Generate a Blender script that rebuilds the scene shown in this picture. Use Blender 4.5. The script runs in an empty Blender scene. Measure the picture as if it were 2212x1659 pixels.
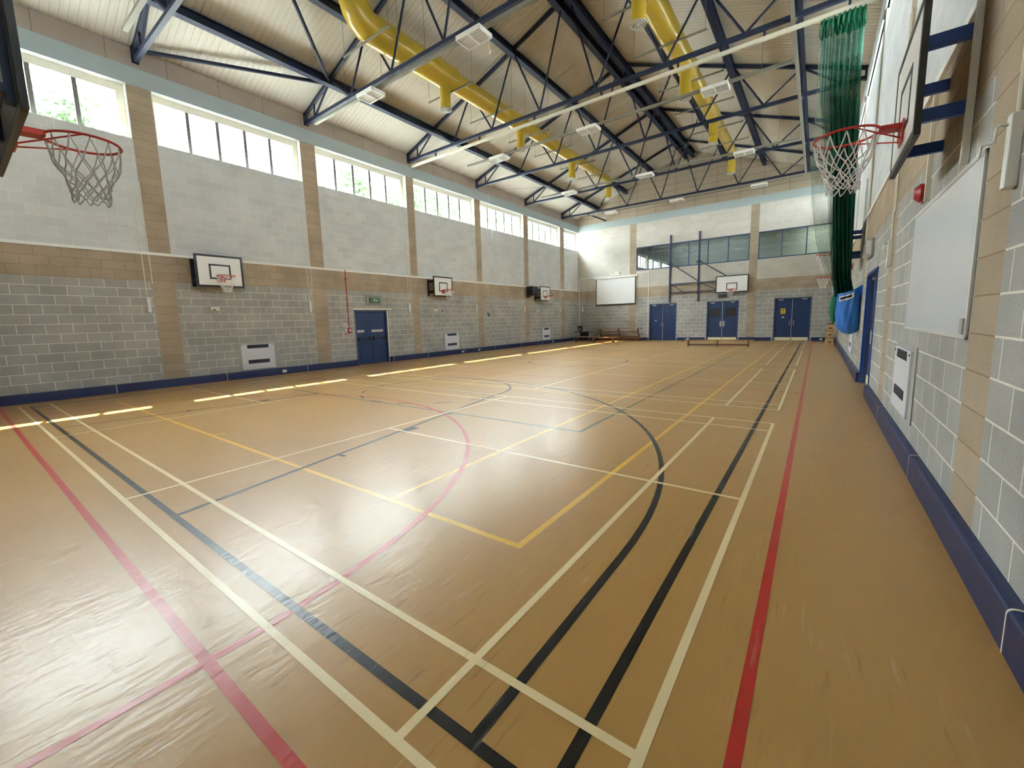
import bpy, math, random
from mathutils import Vector, Matrix
random.seed(7)
SC = bpy.context.scene
COL = SC.collection
V = Vector
# ------------------------------------------------------------------ hall sizes (metres)
XL, XR, YN, YF = -13.94, 1.215, -1.31, 27.85
XC = (XL + XR) / 2
SILL_R = 7.28
SILL, HEAD, BEAM0, BEAM1, EAVE, SLOPE = 6.47, 7.60, 7.777, 8.215, 8.72, 0.37
PIERS = [(-1.75, -1.26), (2.75, 3.25), (7.22, 7.74), (11.78, 12.18), (16.24, 16.68), (20.71, 21.17), (25.16, 25.70)]
TRUSS_Y = [3.0, 7.48, 11.97, 16.46, 20.94, 25.43]
def deck(x): return EAVE + SLOPE * (min(x - XL, XR - x))

# ------------------------------------------------------------------ materials
def new_mat(name):
    m = bpy.data.materials.new(name); m.use_nodes = True
    nt = m.node_tree; b = nt.nodes['Principled BSDF']
    return m, nt, b
def N(nt, typ, **kw):
    n = nt.nodes.new(typ)
    for k, v in kw.items():
        if hasattr(n, k): setattr(n, k, v)
        else: n.inputs[k.replace('_', ' ')].default_value = v
    return n
def L(nt, a, b): nt.links.new(a, b)
def c4(c): return (c[0], c[1], c[2], 1)
def srgb(r, g, b):
    f = lambda u: (u / 255 / 12.92) if u / 255 <= .04045 else ((u / 255 + .055) / 1.055) ** 2.4
    return (f(r), f(g), f(b))
def noisy(name, col, rough=.6, var=.12, scale=6, metal=0, bump=0, spec=.5, coat=0):
    """a plain painted surface with faint mottling"""
    m, nt, b = new_mat(name)
    tc = N(nt, 'ShaderNodeTexCoord')
    no = N(nt, 'ShaderNodeTexNoise', Scale=scale, Detail=4)
    L(nt, tc.outputs['Object'], no.inputs['Vector'])
    mx = N(nt, 'ShaderNodeMix', data_type='RGBA')
    mx.inputs['A'].default_value = c4([x * (1 - var) for x in col])
    mx.inputs['B'].default_value = c4([min(1, x * (1 + var)) for x in col])
    L(nt, no.outputs['Fac'], mx.inputs['Factor']); L(nt, mx.outputs['Result'], b.inputs['Base Color'])
    b.inputs['Roughness'].default_value = rough; b.inputs['Metallic'].default_value = metal
    b.inputs['Specular IOR Level'].default_value = spec
    b.inputs['Coat Weight'].default_value = coat
    if bump:
        n2 = N(nt, 'ShaderNodeTexNoise', Scale=scale * 12, Detail=3)
        L(nt, tc.outputs['Object'], n2.inputs['Vector'])
        bp = N(nt, 'ShaderNodeBump', Strength=bump, Distance=.01)
        L(nt, n2.outputs['Fac'], bp.inputs['Height']); L(nt, bp.outputs['Normal'], b.inputs['Normal'])
    return m
def block(name, axis, ca, cb, mortar, width=.4485, height=.2245, phase=.203, uphase=0, offset=.5, ms=.0075, rough=.9, var=.25):
    """concrete blockwork in a wall plane; axis = the horizontal one"""
    m, nt, b = new_mat(name)
    tc = N(nt, 'ShaderNodeTexCoord'); sp = N(nt, 'ShaderNodeSeparateXYZ'); cb_ = N(nt, 'ShaderNodeCombineXYZ')
    L(nt, tc.outputs['Object'], sp.inputs[0])
    mp = N(nt, 'ShaderNodeMapping'); mp.inputs['Location'].default_value = (uphase, -phase + height * 20, 0)
    L(nt, sp.outputs['XYZ'.index(axis)], cb_.inputs[0]); L(nt, sp.outputs[2], cb_.inputs[1]); L(nt, cb_.outputs[0], mp.inputs['Vector'])
    br = N(nt, 'ShaderNodeTexBrick', offset=offset)
    br.inputs['Scale'].default_value = 1; br.inputs['Mortar Size'].default_value = ms; br.inputs['Mortar Smooth'].default_value = .2
    br.inputs['Brick Width'].default_value = width; br.inputs['Row Height'].default_value = height
    br.inputs['Color1'].default_value = c4(ca); br.inputs['Color2'].default_value = c4(cb); br.inputs['Mortar'].default_value = c4(mortar)
    L(nt, mp.outputs[0], br.inputs['Vector'])
    n1 = N(nt, 'ShaderNodeTexNoise', Scale=1.3, Detail=3); n2 = N(nt, 'ShaderNodeTexNoise', Scale=70, Detail=4)
    L(nt, tc.outputs['Object'], n1.inputs['Vector']); L(nt, tc.outputs['Object'], n2.inputs['Vector'])
    ad = N(nt, 'ShaderNodeMath', operation='ADD'); L(nt, n1.outputs['Fac'], ad.inputs[0]); L(nt, n2.outputs['Fac'], ad.inputs[1])
    mr = N(nt, 'ShaderNodeMapRange'); mr.inputs['From Min'].default_value = .6; mr.inputs['From Max'].default_value = 1.4
    mr.inputs['To Min'].default_value = 1 - var; mr.inputs['To Max'].default_value = 1 + var
    L(nt, ad.outputs[0], mr.inputs['Value'])
    mu = N(nt, 'ShaderNodeMix', data_type='RGBA', blend_type='MULTIPLY'); mu.inputs['Factor'].default_value = 1
    L(nt, br.outputs['Color'], mu.inputs['A']); L(nt, mr.outputs[0], mu.inputs['B'])
    L(nt, mu.outputs['Result'], b.inputs['Base Color'])
    b.inputs['Roughness'].default_value = rough; b.inputs['Specular IOR Level'].default_value = .25
    sb = N(nt, 'ShaderNodeMath', operation='MULTIPLY_ADD'); L(nt, n2.outputs['Fac'], sb.inputs[0]); sb.inputs[1].default_value = .35
    sg = N(nt, 'ShaderNodeMath', operation='SUBTRACT'); sg.inputs[0].default_value = 1; L(nt, br.outputs['Fac'], sg.inputs[1]); L(nt, sg.outputs[0], sb.inputs[2])
    bp = N(nt, 'ShaderNodeBump', Strength=.5, Distance=.004); L(nt, sb.outputs[0], bp.inputs['Height']); L(nt, bp.outputs['Normal'], b.inputs['Normal'])
    return m

GREY_A, GREY_B, GREY_M = (.33, .33, .315), (.38, .38, .365), (.70, .68, .61)
TAN_A, TAN_B, TAN_M = (.37, .30, .215), (.415, .34, .25), (.25, .20, .145)
WHT_A, WHT_B, WHT_M = (.56, .58, .59), (.62, .64, .65), (.71, .72, .72)
M = {}
for s, ax, kw in (('left', 'Y', {}), ('right', 'Y', dict(height=.2375, phase=.195, width=.475)), ('far', 'X', dict(height=.2393, phase=0, width=.478))):
    M['grey_' + s] = block('grey_block_' + s, ax, GREY_A, GREY_B, GREY_M, **kw)
    M['tan_' + s] = block('tan_block_' + s, ax, TAN_A, TAN_B, TAN_M, ms=.005, **kw)
    k2 = dict(kw); k2['width'] = 60
    M['pier_' + s] = block('tan_pier_' + s, ax, TAN_A, TAN_B, (.26, .19, .125), offset=0, ms=.005, uphase=30, **k2)
    wa, wb, wm = (WHT_A, WHT_B, WHT_M) if s != 'far' else ((.53, .505, .45), (.575, .55, .495), (.64, .615, .56))
    M['white_' + s] = block('painted_block_' + s, ax, wa, wb, wm, ms=.006, var=.12, **kw)
    M['top_' + s] = block('pink_panel_' + s, ax, (.37, .325, .285), (.385, .34, .30), (.16, .13, .11), width=1.22, height=.61, phase=BEAM1, offset=0, ms=.006, var=.08)
M['gable'] = block('gable_panel', 'X', (.40, .345, .27), (.42, .365, .285), (.19, .145, .105), width=1.2, height=.4, phase=BEAM1, offset=0, ms=.01, var=.08)
M['beam'] = noisy('pale_blue_beam_paint', (.36, .43, .455), .55, .06, 2)
M['frame'] = noisy('cream_frame_paint', (.74, .72, .62), .45, .05)
M['mullion'] = noisy('backlit_grey_mullion', (.13, .125, .115), .6, .1)  # backlit shade of the mullions put into the base colour
M['sheet_deck'] = noisy('cream_profiled_sheet', (.55, .525, .475), .6, .06, 1.5)
M['navy'] = noisy('navy_steel_paint', (.006, .014, .048), .6, .2, 3)
M['blue'] = noisy('blue_steel_paint', (.015, .075, .34), .42, .12, 3)
M['pad'] = noisy('blue_skirting_paint', (.008, .021, .088), .40, .2, 2)
M['door'] = noisy('blue_door_paint', (.010, .035, .122), .38, .15, 2)
M['doorframe'] = noisy('slate_blue_frame', (.05, .075, .17), .45, .1, 2)
M['yellow'] = noisy('yellow_duct_paint', (.50, .36, .034), .28, .1, 2, coat=.3)
M['galv'] = noisy('galvanised_steel', (.20, .195, .165), .65, .15, 4)
M['track'] = noisy('cream_track', (.62, .60, .50), .45, .08, 3)
M['white'] = noisy('white_plastic', (.78, .78, .76), .4, .04)
M['board'] = noisy('white_board_face', (.80, .80, .80), .35, .03, 2)
M['post'] = noisy('slate_navy_post', (.022, .026, .085), .5, .15, 3)
M['black'] = noisy('black_paint', (.012, .012, .014), .45, .2)
M['red'] = noisy('red_rim_paint', (.50, .035, .022), .4, .12)
M['redpipe'] = noisy('red_pipe', (.40, .022, .035), .45, .12)
M['net'] = noisy('white_net_cord', (.74, .74, .74), .8, .08, 40)
M['netgrey'] = noisy('aged_net_cord', (.42, .41, .38), .85, .12, 40)
M['wood'] = noisy('bench_timber', (.36, .165, .055), .4, .25, 5)
M['wooddark'] = noisy('dark_timber', (.16, .07, .03), .5, .2, 5)
M['ply'] = noisy('pale_plywood', (.50, .32, .155), .5, .12, 6)
M['heater'] = noisy('pale_heater_casing', (.62, .65, .72), .4, .04)
M['grille'] = noisy('dark_grille', (.012, .018, .04), .5, .2, 30)
M['chrome'] = noisy('brushed_metal', (.62, .62, .62), .3, .06, 20, metal=.9)
M['alu'] = noisy('aluminium_edge', (.55, .55, .54), .45, .06, 10, metal=.15)
M['kick'] = noisy('cream_kick_plate', (.80, .76, .50), .5, .05)
M['cream'] = noisy('cream_plastic', (.76, .73, .60), .45, .04)
M['grey'] = noisy('grey_plastic', (.30, .30, .28), .5, .08)
M['concrete'] = noisy('smooth_concrete', (.36, .36, .34), .85, .12, 8, bump=.2)
M['signgreen'] = noisy('exit_sign_green', (.03, .16, .07), .4, .1)
M['signyellow'] = noisy('yellow_sign', (.70, .48, .02), .5, .05)
M['paper'] = noisy('notice_paper', (.74, .72, .68), .7, .04)
M['pink'] = noisy('pink_notice', (.70, .40, .38), .7, .05)
M['bag'] = noisy('blue_bag_fabric', (.025, .17, .60), .5, .15, 5, bump=.15)
M['diff'] = noisy('light_diffuser', (.50, .50, .46), .25, .05, 20)
M['fire_red'] = noisy('red_alarm', (.36, .02, .03), .35, .08)
M['bark'] = noisy('tree_bark', (.12, .09, .06), .9, .3, 10)
M['asphalt'] = noisy('outside_paving', (.42, .42, .38), .9, .15, 1)
M['screen'] = noisy('matt_screen', (.78, .80, .80), .75, .02)
M['whiteboard'] = noisy('whiteboard_enamel', (.70, .73, .77), .22, .02, 2)
M['roomwall'] = noisy('gallery_wall', (.38, .40, .40), .9, .1, 1)

def glass(name, tint, refl):
    m, nt, b = new_mat(name); nt.nodes.remove(b)
    out = nt.nodes['Material Output']
    tr = N(nt, 'ShaderNodeBsdfTransparent'); tr.inputs[0].default_value = c4(tint)
    gl = N(nt, 'ShaderNodeBsdfGlossy'); gl.inputs['Roughness'].default_value = .01
    lw = N(nt, 'ShaderNodeLayerWeight'); lw.inputs['Blend'].default_value = .5
    pw = N(nt, 'ShaderNodeMath', operation='POWER'); L(nt, lw.outputs['Facing'], pw.inputs[0]); pw.inputs[1].default_value = 5
    fr = N(nt, 'ShaderNodeMath', operation='MULTIPLY_ADD'); L(nt, pw.outputs[0], fr.inputs[0]); fr.inputs[1].default_value = 1 - refl; fr.inputs[2].default_value = refl
    mx = N(nt, 'ShaderNodeMixShader'); L(nt, fr.outputs[0], mx.inputs[0]); L(nt, tr.outputs[0], mx.inputs[1]); L(nt, gl.outputs[0], mx.inputs[2])
    L(nt, mx.outputs[0], out.inputs['Surface'])
    return m
M['glass'] = glass('clear_window_glass', (.93, .96, .95), .04)
M['glassgreen'] = glass('tinted_gallery_glass', (.64, .72, .72), .10)

def leafmat():
    m, nt, b = new_mat('tree_leaves')
    oi = N(nt, 'ShaderNodeTexCoord'); no = N(nt, 'ShaderNodeTexNoise', Scale=3, Detail=3)
    L(nt, oi.outputs['Object'], no.inputs['Vector'])
    mx = N(nt, 'ShaderNodeMix', data_type='RGBA'); mx.inputs['A'].default_value = (.045, .085, .045, 1); mx.inputs['B'].default_value = (.12, .165, .085, 1)
    L(nt, no.outputs['Fac'], mx.inputs['Factor']); L(nt, mx.outputs['Result'], b.inputs['Base Color'])
    b.inputs['Roughness'].default_value = .5
    tl = N(nt, 'ShaderNodeBsdfTranslucent'); L(nt, mx.outputs['Result'], tl.inputs[0])
    ms = N(nt, 'ShaderNodeMixShader'); ms.inputs[0].default_value = .45
    L(nt, b.outputs[0], ms.inputs[1]); L(nt, tl.outputs[0], ms.inputs[2]); L(nt, ms.outputs[0], nt.nodes['Material Output'].inputs['Surface'])
    return m
M['leaf'] = leafmat()

def netmat(name, col, a_top, a_bot, z0, z1):
    """knotted sports netting: small square holes; the mesh closes up where it is gathered"""
    m, nt, b = new_mat(name)
    tc = N(nt, 'ShaderNodeTexCoord'); sp = N(nt, 'ShaderNodeSeparateXYZ'); L(nt, tc.outputs['Object'], sp.inputs[0])
    mr = N(nt, 'ShaderNodeMapRange'); mr.inputs['From Min'].default_value = z0; mr.inputs['From Max'].default_value = z1
    mr.inputs['To Min'].default_value = a_bot; mr.inputs['To Max'].default_value = a_top
    L(nt, sp.outputs[2], mr.inputs['Value'])
    no = N(nt, 'ShaderNodeTexNoise', Scale=1, Detail=4)
    mp = N(nt, 'ShaderNodeMapping'); mp.inputs['Scale'].default_value = (30, 30, 2.5); L(nt, tc.outputs['Object'], mp.inputs[0]); L(nt, mp.outputs[0], no.inputs['Vector'])
    sb = N(nt, 'ShaderNodeMath', operation='MULTIPLY_ADD'); L(nt, no.outputs['Fac'], sb.inputs[0]); sb.inputs[1].default_value = .5; sb.inputs[2].default_value = -.25
    ad = N(nt, 'ShaderNodeMath', operation='ADD', use_clamp=True); L(nt, sb.outputs[0], ad.inputs[0]); L(nt, mr.outputs[0], ad.inputs[1])
    L(nt, ad.outputs[0], b.inputs['Alpha'])
    b.inputs['Base Color'].default_value = c4(col); b.inputs['Roughness'].default_value = .8
    tl = N(nt, 'ShaderNodeBsdfTranslucent'); tl.inputs[0].default_value = c4(col); tp = N(nt, 'ShaderNodeBsdfTransparent')
    m1 = N(nt, 'ShaderNodeMixShader'); m1.inputs[0].default_value = .45; m2 = N(nt, 'ShaderNodeMixShader')
    nt.links.remove(b.inputs['Alpha'].links[0]); b.inputs['Alpha'].default_value = 1
    L(nt, b.outputs[0], m1.inputs[1]); L(nt, tl.outputs[0], m1.inputs[2]); L(nt, ad.outputs[0], m2.inputs[0]); L(nt, tp.outputs[0], m2.inputs[1]); L(nt, m1.outputs[0], m2.inputs[2])
    L(nt, m2.outputs[0], nt.nodes['Material Output'].inputs['Surface'])
    return m
M['netgreen'] = netmat('green_divider_net', (.022, .19, .125), .62, .50, 0, 6)
M['netdense'] = netmat('gathered_green_net', (.055, .36, .24), .10, 1.3, 2.9, 5.3)
M['nethead'] = noisy('rolled_green_net', (.016, .17, .085), .8, .3, 30)
M['netveil'] = netmat('pale_green_veil', (.24, .36, .29), .30, .42, 0, 6)

def floor_mat(name, col, var=.05, rough=.31):
    m, nt, b = new_mat(name)
    tc = N(nt, 'ShaderNodeTexCoord')
    n1 = N(nt, 'ShaderNodeTexNoise', Scale=.8, Detail=4); L(nt, tc.outputs['Object'], n1.inputs['Vector'])
    mp = N(nt, 'ShaderNodeMapping'); mp.inputs['Scale'].default_value = (14, 4, 1); L(nt, tc.outputs['Object'], mp.inputs[0])
    n2 = N(nt, 'ShaderNodeTexNoise', Scale=1.6, Detail=6); L(nt, mp.outputs[0], n2.inputs['Vector'])
    ad = N(nt, 'ShaderNodeMath', operation='MULTIPLY_ADD'); L(nt, n2.outputs['Fac'], ad.inputs[0]); ad.inputs[1].default_value = .25; L(nt, n1.outputs['Fac'], ad.inputs[2])
    mr = N(nt, 'ShaderNodeMapRange'); mr.inputs['From Min'].default_value = .35; mr.inputs['From Max'].default_value = .9
    mr.inputs['To Min'].default_value = 1 - var; mr.inputs['To Max'].default_value = 1 + var; L(nt, ad.outputs[0], mr.inputs['Value'])
    mu = N(nt, 'ShaderNodeMix', data_type='RGBA', blend_type='MULTIPLY'); mu.inputs['Factor'].default_value = 1
    mu.inputs['A'].default_value = c4(col); L(nt, mr.outputs[0], mu.inputs['B'])
    mps = N(nt, 'ShaderNodeMapping'); mps.inputs['Scale'].default_value = (34, 2.2, 1); mps.inputs['Rotation'].default_value = (0, 0, .06); L(nt, tc.outputs['Object'], mps.inputs[0])
    ns = N(nt, 'ShaderNodeTexNoise', Scale=1, Detail=5, Roughness=.6); L(nt, mps.outputs[0], ns.inputs['Vector'])
    cur = mu.outputs['Result']
    for lo, hi, tint, amt in ((.60, .74, (.66, .62, .55), .55), (.40, .27, (.10, .055, .025), .60)):
        q = N(nt, 'ShaderNodeMapRange'); q.inputs['From Min'].default_value = lo; q.inputs['From Max'].default_value = hi; q.inputs['To Max'].default_value = amt; L(nt, ns.outputs['Fac'], q.inputs['Value'])
        g = N(nt, 'ShaderNodeMapRange'); g.inputs['From Min'].default_value = .42; g.inputs['From Max'].default_value = .68; L(nt, n1.outputs['Fac'], g.inputs['Value'])
        k = N(nt, 'ShaderNodeMath', operation='MULTIPLY'); L(nt, q.outputs[0], k.inputs[0]); L(nt, g.outputs[0], k.inputs[1])
        x = N(nt, 'ShaderNodeMix', data_type='RGBA'); x.inputs['B'].default_value = c4(tint); L(nt, k.outputs[0], x.inputs['Factor']); L(nt, cur, x.inputs['A']); cur = x.outputs['Result']
    L(nt, cur, b.inputs['Base Color'])
    # scuffed lacquer: fine lengthways brushing plus shallow dents
    mp3 = N(nt, 'ShaderNodeMapping'); mp3.inputs['Scale'].default_value = (55, 9, 1); L(nt, tc.outputs['Object'], mp3.inputs[0])
    n3 = N(nt, 'ShaderNodeTexNoise', Scale=1, Detail=4); L(nt, mp3.outputs[0], n3.inputs['Vector'])
    vo = N(nt, 'ShaderNodeTexVoronoi', Scale=.55); L(nt, mp.outputs[0], vo.inputs['Vector'])
    h1 = N(nt, 'ShaderNodeMath', operation='MULTIPLY_ADD'); L(nt, n3.outputs['Fac'], h1.inputs[0]); h1.inputs[1].default_value = .30; L(nt, n2.outputs['Fac'], h1.inputs[2])
    hs = N(nt, 'ShaderNodeMath', operation='MULTIPLY_ADD'); L(nt, vo.outputs['Distance'], hs.inputs[0]); hs.inputs[1].default_value = .35; L(nt, h1.outputs[0], hs.inputs[2])
    rr = N(nt, 'ShaderNodeMapRange'); rr.inputs['From Min'].default_value = .3; rr.inputs['From Max'].default_value = .7
    rr.inputs['To Min'].default_value = rough - .02; rr.inputs['To Max'].default_value = rough + .05; L(nt, n2.outputs['Fac'], rr.inputs['Value'])
    L(nt, rr.outputs[0], b.inputs['Roughness'])
    bp = N(nt, 'ShaderNodeBump', Strength=.55, Distance=.0040); L(nt, hs.outputs[0], bp.inputs['Height']); L(nt, bp.outputs['Normal'], b.inputs['Normal'])
    b.inputs['Specular IOR Level'].default_value = .35
    b.inputs['Coat Weight'].default_value = .15; b.inputs['Coat Roughness'].default_value = .18; L(nt, bp.outputs['Normal'], b.inputs['Coat Normal'])
    return m
M['floor'] = floor_mat('ochre_sports_floor', (.47, .265, .080))
M['lw'] = floor_mat('white_court_line', (.84, .69, .41), .08)
M['lb'] = floor_mat('black_court_line', (.010, .009, .009), .1)
M['lr'] = floor_mat('red_court_line', (.50, .030, .022), .1)
M['ly'] = floor_mat('yellow_court_line', (.80, .47, .05), .08)
M['lg'] = floor_mat('green_court_line', (.10, .125, .065), .1)

# ------------------------------------------------------------------ mesh helpers
class MB:
    def __init__(s): s.v = []; s.f = []; s.m = []
    def face(s, pts, mat=0):
        i = len(s.v); s.v += [tuple(p) for p in pts]; s.f.append(tuple(range(i, i + len(pts)))); s.m.append(mat)
    def box(s, x0, x1, y0, y1, z0, z1, mat=0):
        i = len(s.v)
        s.v += [(x, y, z) for x in (x0, x1) for y in (y0, y1) for z in (z0, z1)]
        for f in ((0, 1, 3, 2), (4, 6, 7, 5), (0, 4, 5, 1), (2, 3, 7, 6), (0, 2, 6, 4), (1, 5, 7, 3)):
            s.f.append(tuple(i + k for k in f)); s.m.append(mat)
        return s
    def bar(s, a, b, w, h, mat=0, up=(0, 0, 1)):
        a, b = V(a), V(b); d = (b - a).normalized(); up = V(up)
        if abs(d.dot(up)) > .98: up = V((1, 0, 0))
        r = d.cross(up).normalized(); u = r.cross(d)
        i = len(s.v)
        for p in (a, b):
            for su, sr in ((-1, -1), (-1, 1), (1, 1), (1, -1)): s.v.append(tuple(p + r * (sr * w / 2) + u * (su * h / 2)))
        for f in ((3, 2, 1, 0), (4, 5, 6, 7), (0, 1, 5, 4), (1, 2, 6, 5), (2, 3, 7, 6), (3, 0, 4, 7)):
            s.f.append(tuple(i + k for k in f)); s.m.append(mat)
        return s
    def tube(s, pts, r, n=8, mat=0, closed=False, caps=True):
        pts = [V(p) for p in pts]; k = len(pts); rs = r if isinstance(r, (list, tuple)) else [r] * k
        base = len(s.v); prev = None
        for j, p in enumerate(pts):
            if closed: d = pts[(j + 1) % k] - pts[j - 1]
            else: d = pts[min(j + 1, k - 1)] - pts[max(j - 1, 0)]
            d = d.normalized()
            if prev is None:
                up = V((0, 0, 1)) if abs(d.z) < .9 else V((1, 0, 0)); u = d.cross(up).normalized()
            else:
                u = (prev - d * prev.dot(d))
                u = u.normalized() if u.length > 1e-6 else d.cross(V((0, 0, 1))).normalized()
            prev = u; w = d.cross(u)
            for q in range(n):
                a = 2 * math.pi * q / n; s.v.append(tuple(p + u * (math.cos(a) * rs[j]) + w * (math.sin(a) * rs[j])))
        for j in range(k if closed else k - 1):
            j2 = (j + 1) % k
            for q in range(n):
                q2 = (q + 1) % n
                s.f.append((base + j * n + q, base + j * n + q2, base + j2 * n + q2, base + j2 * n + q)); s.m.append(mat)
        if caps and not closed:
            s.f.append(tuple(base + q for q in range(n - 1, -1, -1))); s.m.append(mat)
            s.f.append(tuple(base + (k - 1) * n + q for q in range(n))); s.m.append(mat)
        return s
    def grid(s, fn, nu, nv, mat=0):
        base = len(s.v)
        for j in range(nv + 1):
            for i in range(nu + 1): s.v.append(tuple(fn(i / nu, j / nv)))
        for j in range(nv):
            for i in range(nu):
                a = base + j * (nu + 1) + i; s.f.append((a, a + 1, a + nu + 2, a + nu + 1)); s.m.append(mat)
        return s
    def extrude(s, prof, a0, a1, axis='y', mat=0):
        """closed profile of (u, z) swept along y (u = x) or x (u = y)"""
        n = len(prof); i = len(s.v)
        for a in (a0, a1): s.v += [((u, a, z) if axis == 'y' else (a, u, z)) for u, z in prof]
        for q in range(n):
            q2 = (q + 1) % n; s.f.append((i + q, i + q2, i + n + q2, i + n + q)); s.m.append(mat)
        s.f.append(tuple(i + q for q in range(n - 1, -1, -1))); s.m.append(mat)
        s.f.append(tuple(i + n + q for q in range(n))); s.m.append(mat)
        return s
    def build(s, name, mats, parent=None, smooth=False, bevel=0, label=None):
        me = bpy.data.meshes.new(name); me.from_pydata(s.v, [], s.f)
        for m in (mats if isinstance(mats, (list, tuple)) else [mats]): me.materials.append(M[m])
        me.polygons.foreach_set('material_index', s.m)
        import bmesh
        bm = bmesh.new(); bm.from_mesh(me); bmesh.ops.recalc_face_normals(bm, faces=bm.faces); bm.to_mesh(me); bm.free()
        if smooth:
            me.polygons.foreach_set('use_smooth', [True] * len(me.polygons)); me.set_sharp_from_angle(angle=math.radians(40))
        me.update()
        o = bpy.data.objects.new(name, me); COL.objects.link(o)
        if parent: o.parent = parent
        if bevel:
            bv = o.modifiers.new('bevel', 'BEVEL'); bv.width = bevel; bv.segments = 2; bv.limit_method = 'ANGLE'
        if label: o['label'] = label
        return o
def tag(o, label, cat, group=None, kind=None):
    o['label'] = label; o['category'] = cat
    if group: o['group'] = group
    if kind: o['kind'] = kind
    return o
def thing(name, label, cat, loc=(0, 0, 0), rz=0, group=None):
    o = bpy.data.objects.new(name, None); COL.objects.link(o); o.empty_display_size = .1
    o.location = loc; o.rotation_euler = (0, 0, rz)
    return tag(o, label, cat, group)
def struct(o, label, cat): return tag(o, label, cat, None, 'structure')
def dup(root, loc, rz=None, label=None):
    r = root.copy(); COL.objects.link(r); r.location = loc
    if rz is not None: r.rotation_euler = (0, 0, rz)
    if label: r['label'] = label
    for ch in list(root.children):
        c = ch.copy(); COL.objects.link(c); c.parent = r
        for g in list(ch.children):
            d = g.copy(); COL.objects.link(d); d.parent = c
    return r

# ------------------------------------------------------------------ floor and court lines
floor = MB().box(XL - .3, XR + .3, YN - .3, YF + .3, -.2, 0).build('floor', 'floor')
struct(floor, 'scuffed glossy ochre sports hall floor with overlapping court markings', 'floor')
def lines(name, mat, z, label, segs=(), arcs=(), polys=()):
    b = MB(); h = z
    for (x0, y0, x1, y1, w) in segs:
        h += 3e-6
        d = V((x1 - x0, y1 - y0, 0)); d.normalize(); n = V((-d.y, d.x, 0)) * (w / 2)
        p, q = V((x0, y0, h)), V((x1, y1, h)); b.face([p - n, q - n, q + n, p + n])
    for (cx, cy, r, a0, a1, w, k) in arcs:
        h += 3e-6
        for i in range(k):
            t0, t1 = [math.radians(a0 + (a1 - a0) * (i + e) / k) for e in (0, 1)]
            b.face([(cx + math.cos(t) * rr, cy + math.sin(t) * rr, h) for t, rr in ((t0, r - w / 2), (t0, r + w / 2), (t1, r + w / 2), (t1, r - w / 2))])
    h += 3e-6
    for p in polys: b.face([(x, y, h) for x, y in p])
    return b.build(name, mat, floor, label=label)
# white badminton: four courts side by side
sg = []
for y0 in (0, 7.10, 14.15, 21.2):
    for y in (.02, .48, 5.62, 6.08): sg.append((-13.4, y0 + y, 0, y0 + y, .04))
    for x in (-.02, -.78, -12.62, -13.38): sg.append((x, y0 + .02, x, y0 + 6.08, .04))
    for x in (-4.68, -8.72): sg.append((x, y0 + .02, x, y0 + 6.08, .04))
    sg.append((-4.7, y0 + 3.05, 0, y0 + 3.05, .04)); sg.append((-13.4, y0 + 3.05, -8.7, y0 + 3.05, .04))
lines('badminton_lines', 'lw', .0016, 'white badminton court lines', sg)
# black basketball
BX, K = -6.70, .05
sg = [(-.215, .155, -.215, 26.38, K), (-13.18, .155, -13.18, 26.38, K), (-13.2, .18, -.19, .18, K), (-13.2, 26.36, -.19, 26.36, K), (-13.2, 13.27, -.19, 13.27, K)]
ar = [(BX, 13.27, 1.8, 0, 360, K, 64)]; py = []
for s, yb in ((1, .18), (-1, 26.36)):
    Y = lambda y: yb + s * y
    for e in (1, -1):
        sg += [(BX + e * 2.86, Y(0), BX + e * 1.72, Y(5.87), K), (BX + e * 6.16, Y(0), BX + e * 6.16, Y(1.5), K)]
        for d in (1.72, 2.62 + .35, 4.05):
            xx = BX + e * (2.86 - 1.14 * d / 5.87)
            wd = .30 if abs(d - 2.97) < .1 else .05
            py.append([(xx, Y(d - wd / 2)), (xx + e * .14, Y(d - wd / 2)), (xx + e * .14, Y(d + wd / 2)), (xx, Y(d + wd / 2))])
    sg.append((BX - 1.72, Y(5.87), BX + 1.72, Y(5.87), K))
    ar.append((BX, Y(5.87), 1.72, 0, 180 * s, K, 40))
    for i in range(7): ar.append((BX, Y(5.87), 1.72, -s * (10 + i * 25), -s * (22 + i * 25), K, 4))
    ar.append((BX, Y(1.5), 6.16, 0, 180 * s, K, 90))
lines('basketball_lines', 'lb', .0013, 'black basketball court lines with key and three point arc', sg, ar, py)
# red netball
sg = [(.25, -1.2, .25, 26.8, .05), (-13.65, -1.2, -13.65, 26.8, .05), (-13.65, -.25, .27, -.25, .05), (-13.65, 26.8, .27, 26.8, .05), (-13.65, 9.06, .25, 9.06, .05), (-13.65, 17.5, .25, 17.5, .05), (-1.81, -1.25, -1.81, -.25, .05), (-11.55, -1.25, -11.55, -.25, .05)]
lines('netball_lines', 'lr', .0010, 'red netball court lines with shooting circle', sg, [(-6.68, -.25, 4.87, 0, 180, .05, 72), (-6.68, 26.8, 4.87, 180, 360, .05, 72)])
# yellow tennis
sg = [(x, 1.375, x, 25.17, .05) for x in (-1.17, -2.57, -10.83, -12.2)] + [(-12.225, 1.4, -1.145, 1.4, .05), (-12.225, 25.15, -1.145, 25.15, .05), (-10.83, 6.95, -2.57, 6.95, .05), (-10.83, 19.6, -2.57, 19.6, .05), (-6.7, 6.95, -6.7, 19.6, .05), (-6.65, 1.4, -6.65, 1.58, .05)]
lines('tennis_lines', 'ly', .0004, 'yellow tennis court lines', sg)
sg = [(-2.15, 4.29, -2.15, 22.26, .05), (-11.2, 4.29, -11.2, 22.26, .05), (-11.22, 4.31, -2.13, 4.31, .05), (-11.22, 22.24, -2.13, 22.24, .05)]
lines('volleyball_lines', 'lg', .0007, 'dull green volleyball court lines', sg)

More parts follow.
